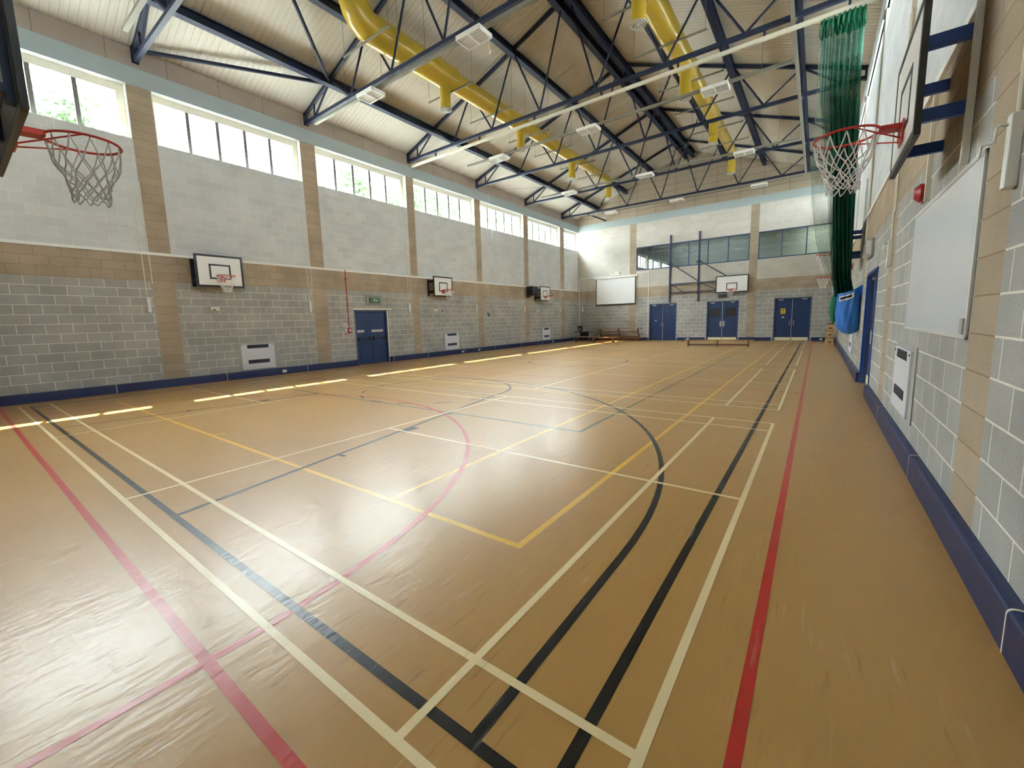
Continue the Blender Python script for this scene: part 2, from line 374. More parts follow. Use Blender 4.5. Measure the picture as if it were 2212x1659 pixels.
# ------------------------------------------------------------------ walls
LD0, LD1, LDZ = 8.83, 10.36, 2.14        # left wall door
RD0, RD1, RDZ = 9.15, 11.05, 2.30        # right wall door
def side_wall(side):
    X, T = (XL, -.36) if side == 'left' else (XR, .36)
    lo, hi = (2.878, 3.577) if side == 'left' else (2.98, 3.67)
    d0, d1, dz = (LD0, LD1, LDZ) if side == 'left' else (RD0, RD1, RDZ)
    b = MB(); mats = ['grey_' + side, 'tan_' + side, 'white_' + side, 'pier_' + side, 'top_' + side, 'concrete']
    x0, x1 = min(X, X + T), max(X, X + T)
    bx = lambda y0, y1, z0, z1, m: b.box(x0, x1, y0, y1, z0, z1, m)
    for a, c in PIERS: bx(a, c, -.2, BEAM0, 3)
    for i in range(7):
        y0 = PIERS[i][1]; y1 = PIERS[i + 1][0] if i < 6 else YF + .3
        if y0 < d0 < y1:
            bx(y0, d0, -.2, lo, 0); bx(d1, y1, -.2, lo, 0); bx(d0, d1, dz, lo, 0)
        else: bx(y0, y1, -.2, lo, 0)
        bx(y0, y1, lo, hi, 1); bx(y0, y1, hi, SILL if side == 'left' else SILL_R, 2)
    bx(-1.75, YF + .3, BEAM0, BEAM1, 5); bx(-1.75, YF + .3, BEAM1, EAVE - .02, 4)
    o = b.build('wall_' + side, mats)
    struct(o, 'long %s side wall of grey and tan blockwork, white painted above' % side, 'wall')
    t = MB().box(X - .03, X + .03, YN, YF, BEAM0, BEAM1).build('trim_1' if side == 'left' else 'trim_2', 'beam')
    struct(t, 'pale blue concrete ring beam along the %s wall' % side, 'beam')
    return o
side_wall('left'); side_wall('right')
# near wall (behind the camera)
b = MB(); b.box(XL, XR, YN - .3, YN, -.2, 2.89, 0); b.box(XL, XR, YN - .3, YN, 2.89, 3.57, 1); b.box(XL, XR, YN - .3, YN, 3.57, BEAM0, 2); b.box(XL, XR, YN - .3, YN, BEAM0, BEAM1, 3)
def gable(bm, y0, y1, mat):
    pr = [(XL - .3, BEAM1), (XR + .3, BEAM1), (XR + .3, EAVE - .02), (XC, deck(XC)), (XL - .3, EAVE - .02)]
    bm.extrude(pr, y0, y1, 'y', mat)
gable(b, YN - .3, YN, 4)
struct(b.build('wall_near', ['grey_far', 'tan_far', 'white_far', 'beam', 'gable']), 'near end wall of blockwork with gable', 'wall')
# far wall
FP = [(-10.06, -9.615), (-2.97, -2.54)]
FDOORS = [(-8.68, -6.94), (-5.14, -3.40), (-1.62, .11)]
FW0, FW1 = 4.683, 6.212
b = MB(); y0, y1 = YF, YF + .3
bx = lambda a, c, z0, z1, m: b.box(a, c, y0, y1, z0, z1, m)
for a, c in FP: bx(a, c, -.2, BEAM0, 3)
spans = [(XL, -10.06), (-9.615, -2.97), (-2.54, XR)]
for i, (a, c) in enumerate(spans):
    xs = [a] + [e for d in FDOORS if a < d[0] < c for e in d] + [c]
    for k in range(0, len(xs), 2): bx(xs[k], xs[k + 1], -.2, 2.89, 0)
    for d in FDOORS:
        if a < d[0] < c: bx(d[0], d[1], 2.41, 2.89, 0)
    bx(a, c, 2.89, 3.56, 1)
    if i == 0: bx(a, c, 3.56, BEAM0, 2)
    else:
        w1 = c if i == 1 else .84
        bx(a, c, 3.56, FW0, 2); bx(a, c, FW1, BEAM0, 2)
        if w1 < c: bx(w1, c, FW0, FW1, 2)
bx(XL - .3, XR + .3, BEAM0, BEAM1, 5)
gable(b, y0, y1, 4)
struct(b.build('wall_far', ['grey_far', 'tan_far', 'white_far', 'pier_far', 'gable', 'concrete']), 'far end wall of grey and tan blockwork with gallery windows and gable', 'wall')
struct(MB().box(XL + .03, XR - .03, YF - .03, YF + .02, BEAM0, BEAM1).build('trim_3', 'beam'), 'pale blue concrete ring beam across the far wall', 'beam')

# ceiling: profiled sheet, ribs down the slope
b = MB()
def rib(y):
    t = 0
    return .028 if t < .62 else (.028 * (1 - (t - .62) / .06) if t < .68 else (0 if t < .94 else .028 * (t - .94) / .06))
ys = []; y = YN - .3
while y < YF + .3:
    for t in (0, .085, .10, .137): ys.append(y + t)
    y += .152
hs = [0, 0, .014, .014] * (len(ys) // 4)
for xa, xb in ((XL - .72, XC), (XR + .72, XC)):  # eaves overhang out of view, sized to narrow the sun strip on the floor
    za, zb = (deck(xa), deck(xb))
    i = len(b.v)
    for yy, h in zip(ys, hs): b.v += [(xa, yy, za + h), (xb, yy, zb + h)]
    for k in range(len(ys) - 1): b.f.append((i + 2 * k, i + 2 * k + 1, i + 2 * k + 3, i + 2 * k + 2)); b.m.append(0)
    # outer roof skin
    b.face([(xa, YN - .35, za + .12), (xb, YN - .35, zb + .12), (xb, YF + .35, zb + .12), (xa, YF + .35, za + .12)], 1)
me = bpy.data.meshes.new('ceiling'); me.from_pydata(b.v, [], b.f); me.materials.append(M['sheet_deck']); me.materials.append(M['galv']); me.polygons.foreach_set('material_index', b.m)
ceil = bpy.data.objects.new('ceiling', me); COL.objects.link(ceil)
struct(ceil, 'pitched cream profiled metal ceiling', 'ceiling')

# ------------------------------------------------------------------ side windows
wn = 0
for side, X, sgn in (('left', XL, -1), ('right', XR, 1)):
    for i in range(7):
        y0 = PIERS[i][1] + .02; y1 = PIERS[i + 1][0] - .02 if i < 6 else YF - .02
        wn += 1
        nm = ['nearest', 'second', 'third', 'fourth', 'fifth', 'sixth', 'farthest narrow'][i]
        w = thing('window_%d' % wn, '%s high window in the %s wall, white framed' % (nm, side), 'window', (X, y0, SILL if side == 'left' else SILL_R))
        sl = SILL if side == 'left' else SILL_R; hd = HEAD if side == 'left' else BEAM0 - .06
        w['kind'] = 'structure'
        g = X + sgn * .21 - X; wdt = y1 - y0; H = BEAM0 - sl
        n = 5 if i < 6 else 3
        f = MB(); gx0, gx1 = sorted((g - .03, g + .03))
        zt = hd - sl
        fw = .06
        f.box(gx0, gx1, 0, wdt, 0, .04); f.box(gx0, gx1, 0, wdt, zt, H); f.box(gx0, gx1, 0, fw, 0, zt); f.box(gx0, gx1, wdt - fw - .1, wdt, 0, zt)
        ws = (wdt - 2 * fw - .1) / n
        mu = MB()
        for k in range(1, n): mu.box(gx0, gx1, fw + k * ws - .042, fw + k * ws + .042, .04, zt)
        rx0, rx1 = sorted((0, g)); f.box(rx0 - 0, rx1, -.018, 0, 0, H); f.box(rx0, rx1, wdt, wdt + .018, 0, H)
        f.build('frame', 'frame', w); mu.build('mullion', 'mullion', w)
        for k in range(n):
            p = MB().box(g - .004, g + .004, fw + k * ws + .02, fw + (k + 1) * ws - .02, .04, zt).build('pane', 'glass', w)

# ------------------------------------------------------------------ gallery windows in the far wall (glazed viewing room behind)
for k, (a, c, n) in enumerate(((-9.615, -2.97, 6), (-2.54, .84, 3))):
    w = thing('window_%d' % (15 + k), ('long' if k == 0 else 'short') + ' gallery window in far wall, %s the tan pier, tinted panes' % ('left of' if k == 0 else 'right of'), 'window', (a, YF, FW0)); w['kind'] = 'structure'
    W = c - a; H = FW1 - FW0; f = MB()
    f.box(0, W, .01, .09, 0, .06); f.box(0, W, .01, .09, H - .06, H); f.box(0, .06, .01, .09, 0, H); f.box(W - .06, W, .01, .09, 0, H)
    for q in range(1, n): f.box(W * q / n - .025, W * q / n + .025, .01, .09, 0, H)
    f.build('frame', 'doorframe', w)
    for q in range(n): MB().box(W * q / n + .025, W * (q + 1) / n - .025, .045, .055, .05, H - .05).build('pane', 'glassgreen', w)
b = MB(); ya, yb, za, zb = YF + .3, YF + 2.6, 3.9, 6.75
b.box(-10.2, XR, yb, yb + .1, za, zb); b.box(-10.2, XR, ya, yb, za - .1, za); b.box(-10.2, XR, ya, yb, zb, zb + .1); b.box(-10.3, -10.2, ya, yb, za, zb); b.box(XR, XR + .1, ya, yb, za, zb)
struct(b.build('wall_gallery', 'roomwall'), 'plain room behind the gallery windows', 'wall')

# ------------------------------------------------------------------ skirting pads
def pad(name, X, sgn, spans, joints, d, h, axis, label):
    b = MB()
    prof = [(X, 0), (X + sgn * d, 0)] + [(X + sgn * (d - .03 + .03 * math.cos(t)), h - .03 + .03 * math.sin(t)) for t in (0, .4, .8, 1.2, 1.57)] + [(X, h)]
    for a, c in spans:
        cuts = [a] + [j for j in joints if a + .05 < j < c - .05] + [c]
        for p, q in zip(cuts[:-1], cuts[1:]): b.extrude(prof, p + (.006 if p != a else 0), q - (.006 if q != c else 0), axis, 0)
        p2 = [(X, 0)] + [(X + sgn * (u - X) * sgn * 1 + sgn * .002, z + (.002 if z > .1 else 0)) for u, z in prof[1:-1]] + [(X, h + .002)]
        for j in cuts[1:-1]: b.extrude(p2, j - .006, j + .006, axis, 1)
    return struct(b.build(name, ['pad', 'cream']), label, 'skirting')
pad('baseboard_left', XL, 1, [(YN, LD0 - .03), (LD1 + .04, YF)], [1.72, 4.24, 6.76, 10.54, 12.5, 15.0, 17.52, 20.04, 22.56, 25.1], .09, .22, 'y', 'boxed blue skirting along the left wall')
pad('baseboard_right', XR, -1, [(YN, RD0 - .05), (RD1 + .05, YF)], [1.87, 4.39, 6.91, 13.9, 16.4, 18.9, 21.4, 23.9], .065, .22, 'y', 'boxed blue skirting along the right wall')
pad('baseboard_far', YF, -1, [(XL + .09, -8.75), (-6.87, -5.21), (-3.33, -1.69), (.18, XR - .065)], [-11.3], .07, .20, 'x', 'boxed blue skirting along the far wall')
for k, (x, y, rz, lab) in enumerate(((XL + .09, 5.95, 0, 'below the nearest left heater'), (XL + .09, 14.83, 0, 'beside the second left heater'), (XL + .09, 16.12, 0, 'near the hooked white cord'), (XL + .09, 23.88, 0, 'by the farthest left heater'), (-6.2, YF - .07, -math.pi / 2, 'on the far skirting between the doors'), (.62, YF - .07, -math.pi / 2, 'on the far skirting by the right corner'))):
    t = thing('wall_socket', 'small white socket ' + lab, 'socket', (x, y, .10), rz, 'skirting sockets')
    MB().box(0, .018, -.07, .07, -.045, .045).build('plate', 'white', t, bevel=.004)
    q = MB(); q.box(.018, .024, -.045, -.01, -.02, .02); q.box(.018, .024, .01, .045, -.02, .02); q.build('socket_face', 'cream', t)

# dado rails
def rail(name, x0, x1, y0, y1, z, label):
    return struct(MB().box(x0, x1, y0, y1, z - .035, z + .035).build(name, 'white'), label, 'trim')
rail('trim_4', XL, XL + .03, YN, YF, 3.60, 'white conduit rail along the left wall above the tan band')
rail('trim_5', XR - .03, XR, YN, YF, 3.69, 'white conduit rail along the right wall above the tan band')

# ------------------------------------------------------------------ roof steel
for k, y in enumerate(TRUSS_Y):
    lab = ['nearest blue roof truss, cut by the top left of the photo', 'second blue roof truss, its grey lighting trunking just beneath', 'third blue roof truss, carrying the cream curtain track', 'fourth blue roof truss, between the second and third duct outlets', 'fifth blue roof truss, just beyond the third row of duct outlets', 'sixth blue roof truss, closest to the far gable'][k]
    t = thing('roof_truss', lab, 'truss', (XC, y, 8.35), 0, 'lattice roof trusses')
    Z = lambda x: deck(x) - 8.35
    hw = XC - XL - .02
    MB().bar((-hw, 0, .05), (hw, 0, .05), .1, .1).build('bottom_chord', 'navy', t)
    for s in (-1, 1):
        MB().bar((s * hw, 0, Z(XL) - .07), (s * .02, 0, Z(XC) - .10), .09, .10).build('rafter', 'navy', t)
        MB().box(min(s * hw, s * (hw - .05)), max(s * hw, s * (hw - .05)), -.07, .07, -.02, .36).build('end_plate', 'navy', t)
        top = [5.94, 3.98, 2.04, .10]; bot = [4.94, 3.02, 1.0]
        P = lambda x, up: (s * x, 0, (Z(XC - x) - .10) if up else .08)
        zig = [(6.97, 0), (5.94, 1), (4.94, 0), (3.98, 1), (3.02, 0), (2.04, 1), (1.0, 0), (.1, 1)]
        for (xa, ua), (xb, ub) in zip(zig[:-1], zig[1:]): MB().tube([P(xa, ua), P(xb, ub)], .032, 8).build('web_brace', 'navy', t, smooth=True)
        MB().tube([P(6.97, 0), P(6.97, 1)], .028, 8).build('web_post', 'navy', t, smooth=True)
PUR = [-12.30, -10.32, -8.40, XC - .2, XC + .2, -4.32, -2.42, -.42]
plab = ['outermost purlin on the left slope, near the windows', 'left slope purlin hidden behind the left duct', 'upper left slope purlin, between duct and ridge', 'left of the paired ridge beams', 'right of the paired ridge beams', 'upper right slope purlin, next to the ridge', 'right slope purlin behind the right duct', 'outermost purlin on the right slope, above the grey rail']
for x, lab in zip(PUR, plab):
    ridge = abs(x - XC) < .5
    dpt, w = (.30, .2) if ridge else (.23, .20)
    zt = (deck(x) if not ridge else deck(XC) - .10) - (.03 if ridge else .06)
    b = MB(); b.box(-w / 2, w / 2, YN, YF, -.018, 0); b.box(-w / 2, w / 2, YN, YF, -dpt, -dpt + .018); b.box(-.012, .012, YN, YF, -dpt, 0)
    o = b.build('purlin', 'navy'); o.location = (x, 0, zt); tag(o, 'dark blue ' + lab if 'purlin' in lab else 'dark blue ridge beam, ' + lab, 'beam', 'roof purlins')
for a, c, lab in (((-13.8, 3.05, 8.62), (-12.38, 7.4, 9.12), 'blue tube brace from the nearest truss end to the outer left purlin'), ((-12.25, 7.4, 9.13), (-8.5, 3.05, 10.52), 'blue tube brace rising across the near left roof bay'), ((-12.0, 25.48, 8.34), (-11.75, 27.75, 8.28), 'short dark strut from the sixth truss to the far wall')):
    tag(MB().tube([a, c], .05, 10).build('roof_brace', 'navy', smooth=True), lab, 'brace')

# ------------------------------------------------------------------ yellow air ducts
YO = [9.7, 13.95, 18.35, 22.6]
def duct(x, z, label, smallbar):
    t = thing('air_duct', label, 'duct', (x, 6.45, z))
    R = [.37, .30, .25, .20]; oy = 6.45
    pts, rs = [], []
    topz = deck(x) - .05 - z
    for a in range(0, 1):
        pts += [(0, 0, topz), (0, 0, .62)]; rs += [R[0], R[0]]
    for a in (15, 35, 55, 75): 
        q = math.radians(a); pts.append((0, .45 - .45 * math.cos(q), .62 - .62 * math.sin(q))); rs.append(R[0])
    yc = .45
    for k, yo in enumerate(YO):
        e = yo + .25 - oy
        if k < 3:
            pts += [(0, yc + .02, 0), (0, e, 0), (0, e + .02, 0), (0, e + .28, 0)]; rs += [R[k], R[k], R[k] * 1.01, R[k + 1]]
            yc = e + .3
        else:
            pts += [(0, yc + .02, 0), (0, yo - oy - .05, 0)]; rs += [R[k], R[k]]
            for a in (25, 50, 75, 90):
                q = math.radians(a); pts.append((0, yo - oy - .05 + .2 * math.sin(q), -.2 + .2 * math.cos(q))); rs.append(R[k] * .95)
            pts.append((0, yo - oy + .15, -.35)); rs.append(.16)
    MB().tube(pts, rs, 28).build('duct_run', 'yellow', t, smooth=True)
    for k, yo in enumerate(YO[:3] + [YO[3] + .15]):
        y = yo - oy; zt = -.12 if k < 3 else -.3
        o = MB().tube([(0, y, zt), (0, y, -1.0)], .165, 24).build('outlet', 'yellow', t, smooth=True)
        d = MB()
        for rr, zz in ((.185, -1.0), (.145, -1.015), (.10, -1.03), (.06, -1.045)):
            d.tube([(rr * math.cos(q * math.pi / 12), y + rr * math.sin(q * math.pi / 12), zz) for q in range(24)], .013, 6, closed=True)
        d.tube([(0, y, -1.0), (0, y, -1.05)], .03, 12); d.tube([(0, y, -.975), (0, y, -1.004)], .168, 24, 1)
        d.build('diffuser', ['alu', 'wooddark'], o, smooth=True)
    for y, r in zip((6.75, 7.98, 9.92, 12.05, 14.5, 16.5, 18.9, 20.8), (.37, .37, .37, .30, .25, .25, .2, .2)):
        zb = -r - .03; yy = y - oy; s = .98 if y < 17 else .95
        h = MB().bar((-s, yy, zb), (s, yy, zb), .042, .042)
        for e in (-1, 1):
            xx = e * (s - .04); 
            top = min([deck(x + xx) - .03] + [deck(q) - .30 for q in PUR if abs(q - x - xx) < .12]); h.tube([(xx, yy, zb), (xx, yy, top - z)], .006, 6)
        h.build('hanger', 'galv', t)
    return t
duct(-9.48, 9.29, 'long yellow air duct under the left roof slope, nearer the windows', 0)
duct(-3.29, 9.27, 'long yellow air duct under the right roof slope, left of the green net', 0)

# ------------------------------------------------------------------ lights, trunking and tracks
TR = [(2.47, 8.22, -12.35, -.50, 'nearest'), (7.45, 8.20, -13.3, -.50, 'second'), (13.6, 8.18, -12.0, -.50, 'third'), (19.65, 8.15, -12.0, -.50, 'fourth'), (25.2, 8.17, -11.9, -.50, 'farthest')]
pos = {0: 'left', 1: 'middle', 2: 'right'}
for k, (y, z, xa, xb, nm) in enumerate(TR):
    tk = thing('lighting_trunking', '%s grey lighting trunking across the hall, counted from the camera' % nm, 'trunking', (0, y, z), 0, 'lighting trunking')
    MB().box(xa, xb, -.05, .05, -.02, .05).build('channel', 'galv', tk)
    for x in (-11.5, -9.0, XC, -3.7, -1.2): MB().tube([(x, 0, .04), (x, 0, deck(x) - z - .03)], .005, 6).build('suspension_rod', 'galv', tk)
LIGHTS = []
for k, (y, z, xa, xb, nm) in enumerate(TR):
    for q, x in enumerate((-10.30, -6.38, -2.36)):
        if k == 0 and q != 0 and False: continue
        LIGHTS.append((x, y, z, nm, q))
proto = None
for x, y, z, nm, q in LIGHTS:
    if nm == 'nearest': continue
    lab = 'white twin-panel light under the %s lighting trunking, %s of its three' % (nm, ['left-hand one', 'middle one', 'right-hand one'][q])
    if proto is None:
        t = thing('ceiling_light', lab, 'light', (x, y, z - .02), 0, 'ceiling lights')
        b = MB(); W, D, H = .36, .24, .10
        b.box(-W, W, -D, D, -.04, 0)
        for a in ((-W, W, -D, -D + .025), (-W, W, D - .025, D), (-W, -W + .025, -D, D), (W - .025, W, -D, D), (-.02, .02, -D, D)): b.box(a[0], a[1], a[2], a[3], -H, -.04)
        b.build('housing', 'white', t, bevel=.004)
        for s in (-1, 1):
            d = MB().box(min(s * .03, s * .33), max(s * .03, s * .33), -.21, .21, -.065, -.05).build('diffuser', 'diff', t)
            g = MB()
            for i in range(6): g.tube([(s * (.05 + i * .055), -.215, -.095), (s * (.05 + i * .055), .215, -.095)], .0035, 5)
            for i in range(5): g.tube([(s * .03, -.18 + i * .09, -.097), (s * .335, -.18 + i * .09, -.097)], .0035, 5)
            g.build('wire_guard', 'white', t)
        proto = t
    else:
        t = dup(proto, (x, y, z - .02), None, lab)
        if nm == 'second' and q == 1:
            MB().tube([(.30, .1, -.08), (.36, .12, -.16), (.34, .12, -.30), (.38, .12, -.42)], .007, 6).tube([(.38, .12, -.42), (.36, .12, -.48)], .02, 8).build('hanging_flex', 'cream', t, smooth=True)
t = thing('curtain_track', 'cream curtain track across the hall under the third truss', 'track', (0, 12.0, 8.17))
MB().box(-13.75, 1.1, -.035, .035, -.04, .045).build('rail', 'track', t)
h = MB()
for x in (-12.3, -10, -7.6, -5.2, -3, -1, .6): h.box(x - .025, x + .025, -.03, .03, .04, .20)
h.build('bracket', 'navy', t)
t = thing('service_rail', 'grey galvanised rail running lengthways near the right wall, under the trusses', 'rail', (-.42, 0, 8.26))
b = MB(); b.box(-.04, .04, 5.5, 25.3, -.035, .04); b.build('channel', 'galv', t)
b = MB()
for y in TRUSS_Y[1:]: b.box(-.07, .07, y - .04, y + .04, .04, .095)
b.build('bracket', 'galv', t)
# sagging wires along the trusses
for a, c, lab in (((-1.2, 16.3, 8.28), (-8.2, 19.2, 8.30), 'thin pale wire sagging diagonally below the fourth truss'), ((-13.0, 17.0, 8.2), (-7.8, 18.9, 8.32), 'thin pale wire slung under the left roof slope')):
    pts = [V(a).lerp(V(c), i / 12) - V((0, 0, .18 * math.sin(math.pi * i / 12))) for i in range(13)]
    tag(MB().tube(pts, .006, 6).build('cable', 'galv', smooth=True), lab, 'cable')

# ------------------------------------------------------------------ basketball hoops
def ring_net(t, cx, z, mat, R=.225, seed=1, length=.44, sag=0):
    rnd = random.Random(seed)
    ring = [(cx + R * math.cos(a * math.pi / 24), R * math.sin(a * math.pi / 24), z) for a in range(48)]
    rim = MB().tube(ring, .010, 8, closed=True)
    for s in (-1, 1):
        rim.tube([(cx - R * .2, s * R * .97, z - .005), (cx - R - .14, s * .05, z - .12)], .006, 6)
    for k in range(12):
        a = k * math.pi / 6; c, s = math.cos(a), math.sin(a)
        rim.tube([(cx + R * c, R * s, z - .008), (cx + (R - .012) * c, (R - .012) * s, z - .03), (cx + R * c, R * s, z - .028)], .004, 5)
    ro = rim.build('rim', 'red', t, smooth=True)
    n = 12; lev = [(R - .003, 0), (R * .86, .34), (R * .70, .52), (R * .60, .66), (R * .53, .78), (R * .50, .88), (R * .52, 1.0)]
    net = MB(); nodes = []
    for k, (r, f) in enumerate(lev):
        row = []
        for i in range(n):
            a = (i + (.5 if k % 2 else 0)) * 2 * math.pi / n; j = .012 if k else 0
            row.append(V((cx + r * math.cos(a) + rnd.uniform(-j, j), r * math.sin(a) + rnd.uniform(-j, j), z - .02 - length * f + rnd.uniform(-j, j) * .7)))
        nodes.append(row)
    for k in range(len(lev) - 1):
        for i in range(n):
            for d in ((0, -1) if k % 2 == 0 else (0, 1)):
                a = nodes[k][i]; c = nodes[k + 1][(i + d) % n]
                net.tube([a, (a + c) / 2 + V((rnd.uniform(-.006, .006), rnd.uniform(-.006, .006), -.006)), c], .0052, 5)
    net.build('net', mat, t, smooth=True)
    return ro
def board_part(t, x, w, h, z0, inner=True, bw=.05, back='wood'):
    b = MB(); b.box(x - .028, x, -w / 2, w / 2, z0, z0 + h, 0)
    o = b.build('backboard', 'board', t)
    e = MB(); f0, f1 = x - .034, x + .003
    e.box(f0, f1, -w / 2 - .006, -w / 2 + bw, z0 - .004, z0 + h + .004); e.box(f0, f1, w / 2 - bw, w / 2 + .006, z0 - .004, z0 + h + .004)
    e.box(f0, f1, -w / 2 + bw, w / 2 - bw, z0 - .006, z0 + bw); e.box(f0, f1, -w / 2 + bw, w / 2 - bw, z0 + h - bw, z0 + h + .006)
    e.build('border', 'black', o)
    if inner:
        g = MB(); iw, ih, zb = inner
        for a in ((-iw / 2, -iw / 2 + .045, zb, zb + ih), (iw / 2 - .045, iw / 2, zb, zb + ih), (-iw / 2, iw / 2, zb, zb + .045), (-iw / 2, iw / 2, zb + ih - .045, zb + ih)): g.box(x, x + .003, a[0], a[1], a[2], a[3])
        g.build('target_square', 'black', o)
    MB().box(x - .035, x - .029, -w / 2 + .04, w / 2 - .04, z0 + .03, z0 + h - .03).build('back_panel', back, o)
    return o
def wall_hoop(proj, label, w=1.2, h=.89, z0=2.76, netm='net', big=False, arm='blue', armh=.05, grp='practice hoops on the long walls', seed=1, inner=(.55, .42, 2.98), ays=(-.54, .54), rails=False):
    t = thing('basketball_hoop', label, 'basketball hoop', (0, 0, 0), 0, grp)
    board_part(t, proj, w, h, z0, inner)
    ring_net(t, proj + .14 + .225, 3.05, netm, seed=seed)
    k = MB(); k.box(proj + .003, proj + .012, -.10, .10, 2.90, 3.07); k.bar((proj + .005, 0, 3.035), (proj + .15, 0, 3.045), .12, .035)
    k.build('rim_bracket', 'red', t)
    for y in ays:
        if rails and y > 0: MB().box(.004, .048, y + .022, y + .044, 2.57, 4.7).build('wall_rail', 'white', t, bevel=.004)
        elif not rails: MB().box(.004, .035, y - .045, y + .045, z0 + .02, z0 + h - .10).build('wall_plate', arm, t)
    for y in ays:
        for z in (z0 + .20, z0 + h - .22): MB().box(.004, proj - .03, y - .022, y + .022, z - armh, z + armh).build('support_arm', arm, t)
    return t
h1 = wall_hoop(.44, 'wall hoop above the small cream box, nearest on the left wall', arm='navy')
h1.location = (XL, 4.24, 0)
dup(h1, (XL, 13.30, 0), 0, 'wall hoop beyond the blue fire door, middle of the left wall')
dup(h1, (XL, 22.38, 0), 0, 'wall hoop beside the black loudspeaker on the left wall')
h2 = wall_hoop(.335, 'large hoop in the near right, above the whiteboard', w=1.24, h=.92, z0=2.775, armh=.045, seed=4, ays=(-.58, .33), rails=True)
h2.location = (XR, 4.10, 0); h2.rotation_euler.z = math.pi
h3 = dup(h2, (XR, 13.3, 0), math.pi, 'right wall hoop half hidden behind the green net, above the blue bag')
dup(h2, (XR, 22.4, 0), math.pi, 'farthest right wall hoop, only its red rim showing left of the green net')
# end hoops on long frames
t = thing('basketball_hoop', 'match hoop seen from behind at the left edge, board cut by the frame', 'basketball hoop', (-4.38, YN, 0), math.pi / 2)
board_part(t, .98, 1.8, 1.05, 2.9, (.6, .45, 3.05), back='mullion')
ring_net(t, .98 + .16 + .225, 3.05, 'netgrey', seed=9)
k = MB(); k.box(.983, .995, -.1, .1, 2.90, 3.07); k.bar((.985, 0, 3.035), (1.15, 0, 3.045), .12, .04); k.build('rim_bracket', 'red', t)
a = MB()
for y in (-.8, 0, .8): a.box(.90, .94, y - .03, y + .03, 2.93, 3.92)
for z in (3.0, 3.35, 3.85): a.box(.86, .90, -.85, .85, z - .025, z + .025)
a.build('back_frame', 'navy', t)
for y in (-.7, .7):
    for z in (3.0, 3.85): MB().bar((0, y, z), (.88, y, z), .05, .05).build('support_arm', 'blue', t)
t = thing('basketball_hoop', 'far wall hoop swung aside on a tall blue frame, over the middle doors', 'basketball hoop', (-3.78, YF, 0), -math.pi / 2)
# local: +x points into the hall (-y), local y = world x
LY = lambda wx: wx + 3.78
board_part(t, .26, 1.72, .99, 2.88, (.58, .44, 3.0), back='navy')
ring_net(t, .26 + .16 + .225, 3.05, 'net', seed=12, length=.35)
k = MB(); k.box(.263, .275, -.1, .1, 2.90, 3.07); k.bar((.265, 0, 3.035), (.43, 0, 3.045), .12, .04); k.build('rim_bracket', 'red', t)
for wx in (-7.38, -5.66): MB().box(.03, .10, LY(wx) - .045, LY(wx) + .045, 2.45, 6.70).build('wall_post', 'post', t)
r = MB()
for z in (3.05, 3.60): r.bar((.13, LY(-7.42), z), (.20, LY(-4.2), z), .06, .07)
r.build('swing_rail', 'post', t)
r = MB()
r.bar((.12, LY(-7.30), 4.90), (.17, LY(-5.70), 3.72), .05, .05); r.bar((.12, LY(-5.60), 4.90), (.18, LY(-4.0), 3.80), .05, .05)
r.bar((.13, LY(-7.25), 3.58), (.17, LY(-6.55), 3.1), .04, .04); r.bar((.13, LY(-5.55), 3.58), (.18, LY(-4.6), 3.1), .04, .04)
r.build('diagonal_stay', 'post', t)
for wx in (-7.38, -5.66): MB().box(.0, .06, LY(wx) - .14, LY(wx) + .14, 4.83, 4.95).build('wall_bracket', 'post', t)

# ------------------------------------------------------------------ left wall fittings
def heater(label, w=1.0, z0=.26, z1=1.05):
    t = thing('wall_heater', label, 'heater', (0, 0, 0), 0, 'recessed wall heaters')
    MB().box(0, .035, -w / 2, w / 2, z0, z1).build('casing', 'heater', t, bevel=.006)
    H = z1 - z0
    for za, zb in ((z0 + .84 * H, z0 + .98 * H), (z0 + .23 * H, z0 + .38 * H)):
        g = MB(); g.box(.034, .038, -w * .32, w * .32, za, zb)
        for i in range(5): zz = za + (i + .5) * (zb - za) / 5; g.box(.036, .042, -w * .32, w * .32, zz - .004, zz + .004)
        g.build('grille', 'grille', t)
    s = MB()
    for y in (-w / 2 + .03, w / 2 - .03): s.box(.035, .041, y - .012, y + .012, z1 - .05, z1 - .026)
    s.build('screw', 'black', t)
    MB().box(-.02, .012, -w / 2 - .06, w / 2 + .16, z0 - .03, z1 + .05).build('surround', 'concrete', t)
    return t
hh = heater('pale wall heater below the nearest left hoop'); hh.location = (XL, 5.22, 0)
dup(hh, (XL, 14.16, 0), 0, 'pale wall heater below the middle left hoop')
dup(hh, (XL, 23.15, 0), 0, 'pale wall heater nearest the far corner on the left wall')
h4 = heater('pale wall heater under the whiteboard', z0=.42, z1=1.12); h4.location = (XR, 5.55, 0); h4.rotation_euler.z = math.pi
dup(h4, (XR, 14.5, 0), math.pi, 'pale wall heater below the blue curtain bag')
for y, z, w, lab in ((4.14, 2.155, .22, 'cream box on blockwork below the nearest left hoop'), (13.1, 2.14, .22, 'cream box below the middle left hoop'), (22.1, 2.115, .24, 'cream box below the farthest left hoop')):
    t = thing('junction_box', lab, 'box', (XL, y, z), 0, 'cream wall boxes')
    MB().box(0, .07, -w / 2, w / 2, -.055, .055).build('lid', 'cream', t, bevel=.005)
    MB().box(.07, .085, -w * .3, 0, -.05, -.02).build('toggle', 'black', t)
tag(MB().tube([(XL, 13.6, 2.12), (XL + .03, 13.6, 2.12)], .03, 12).build('wall_plug', 'black'), 'small dark round plug beside a cream box', 'plug')

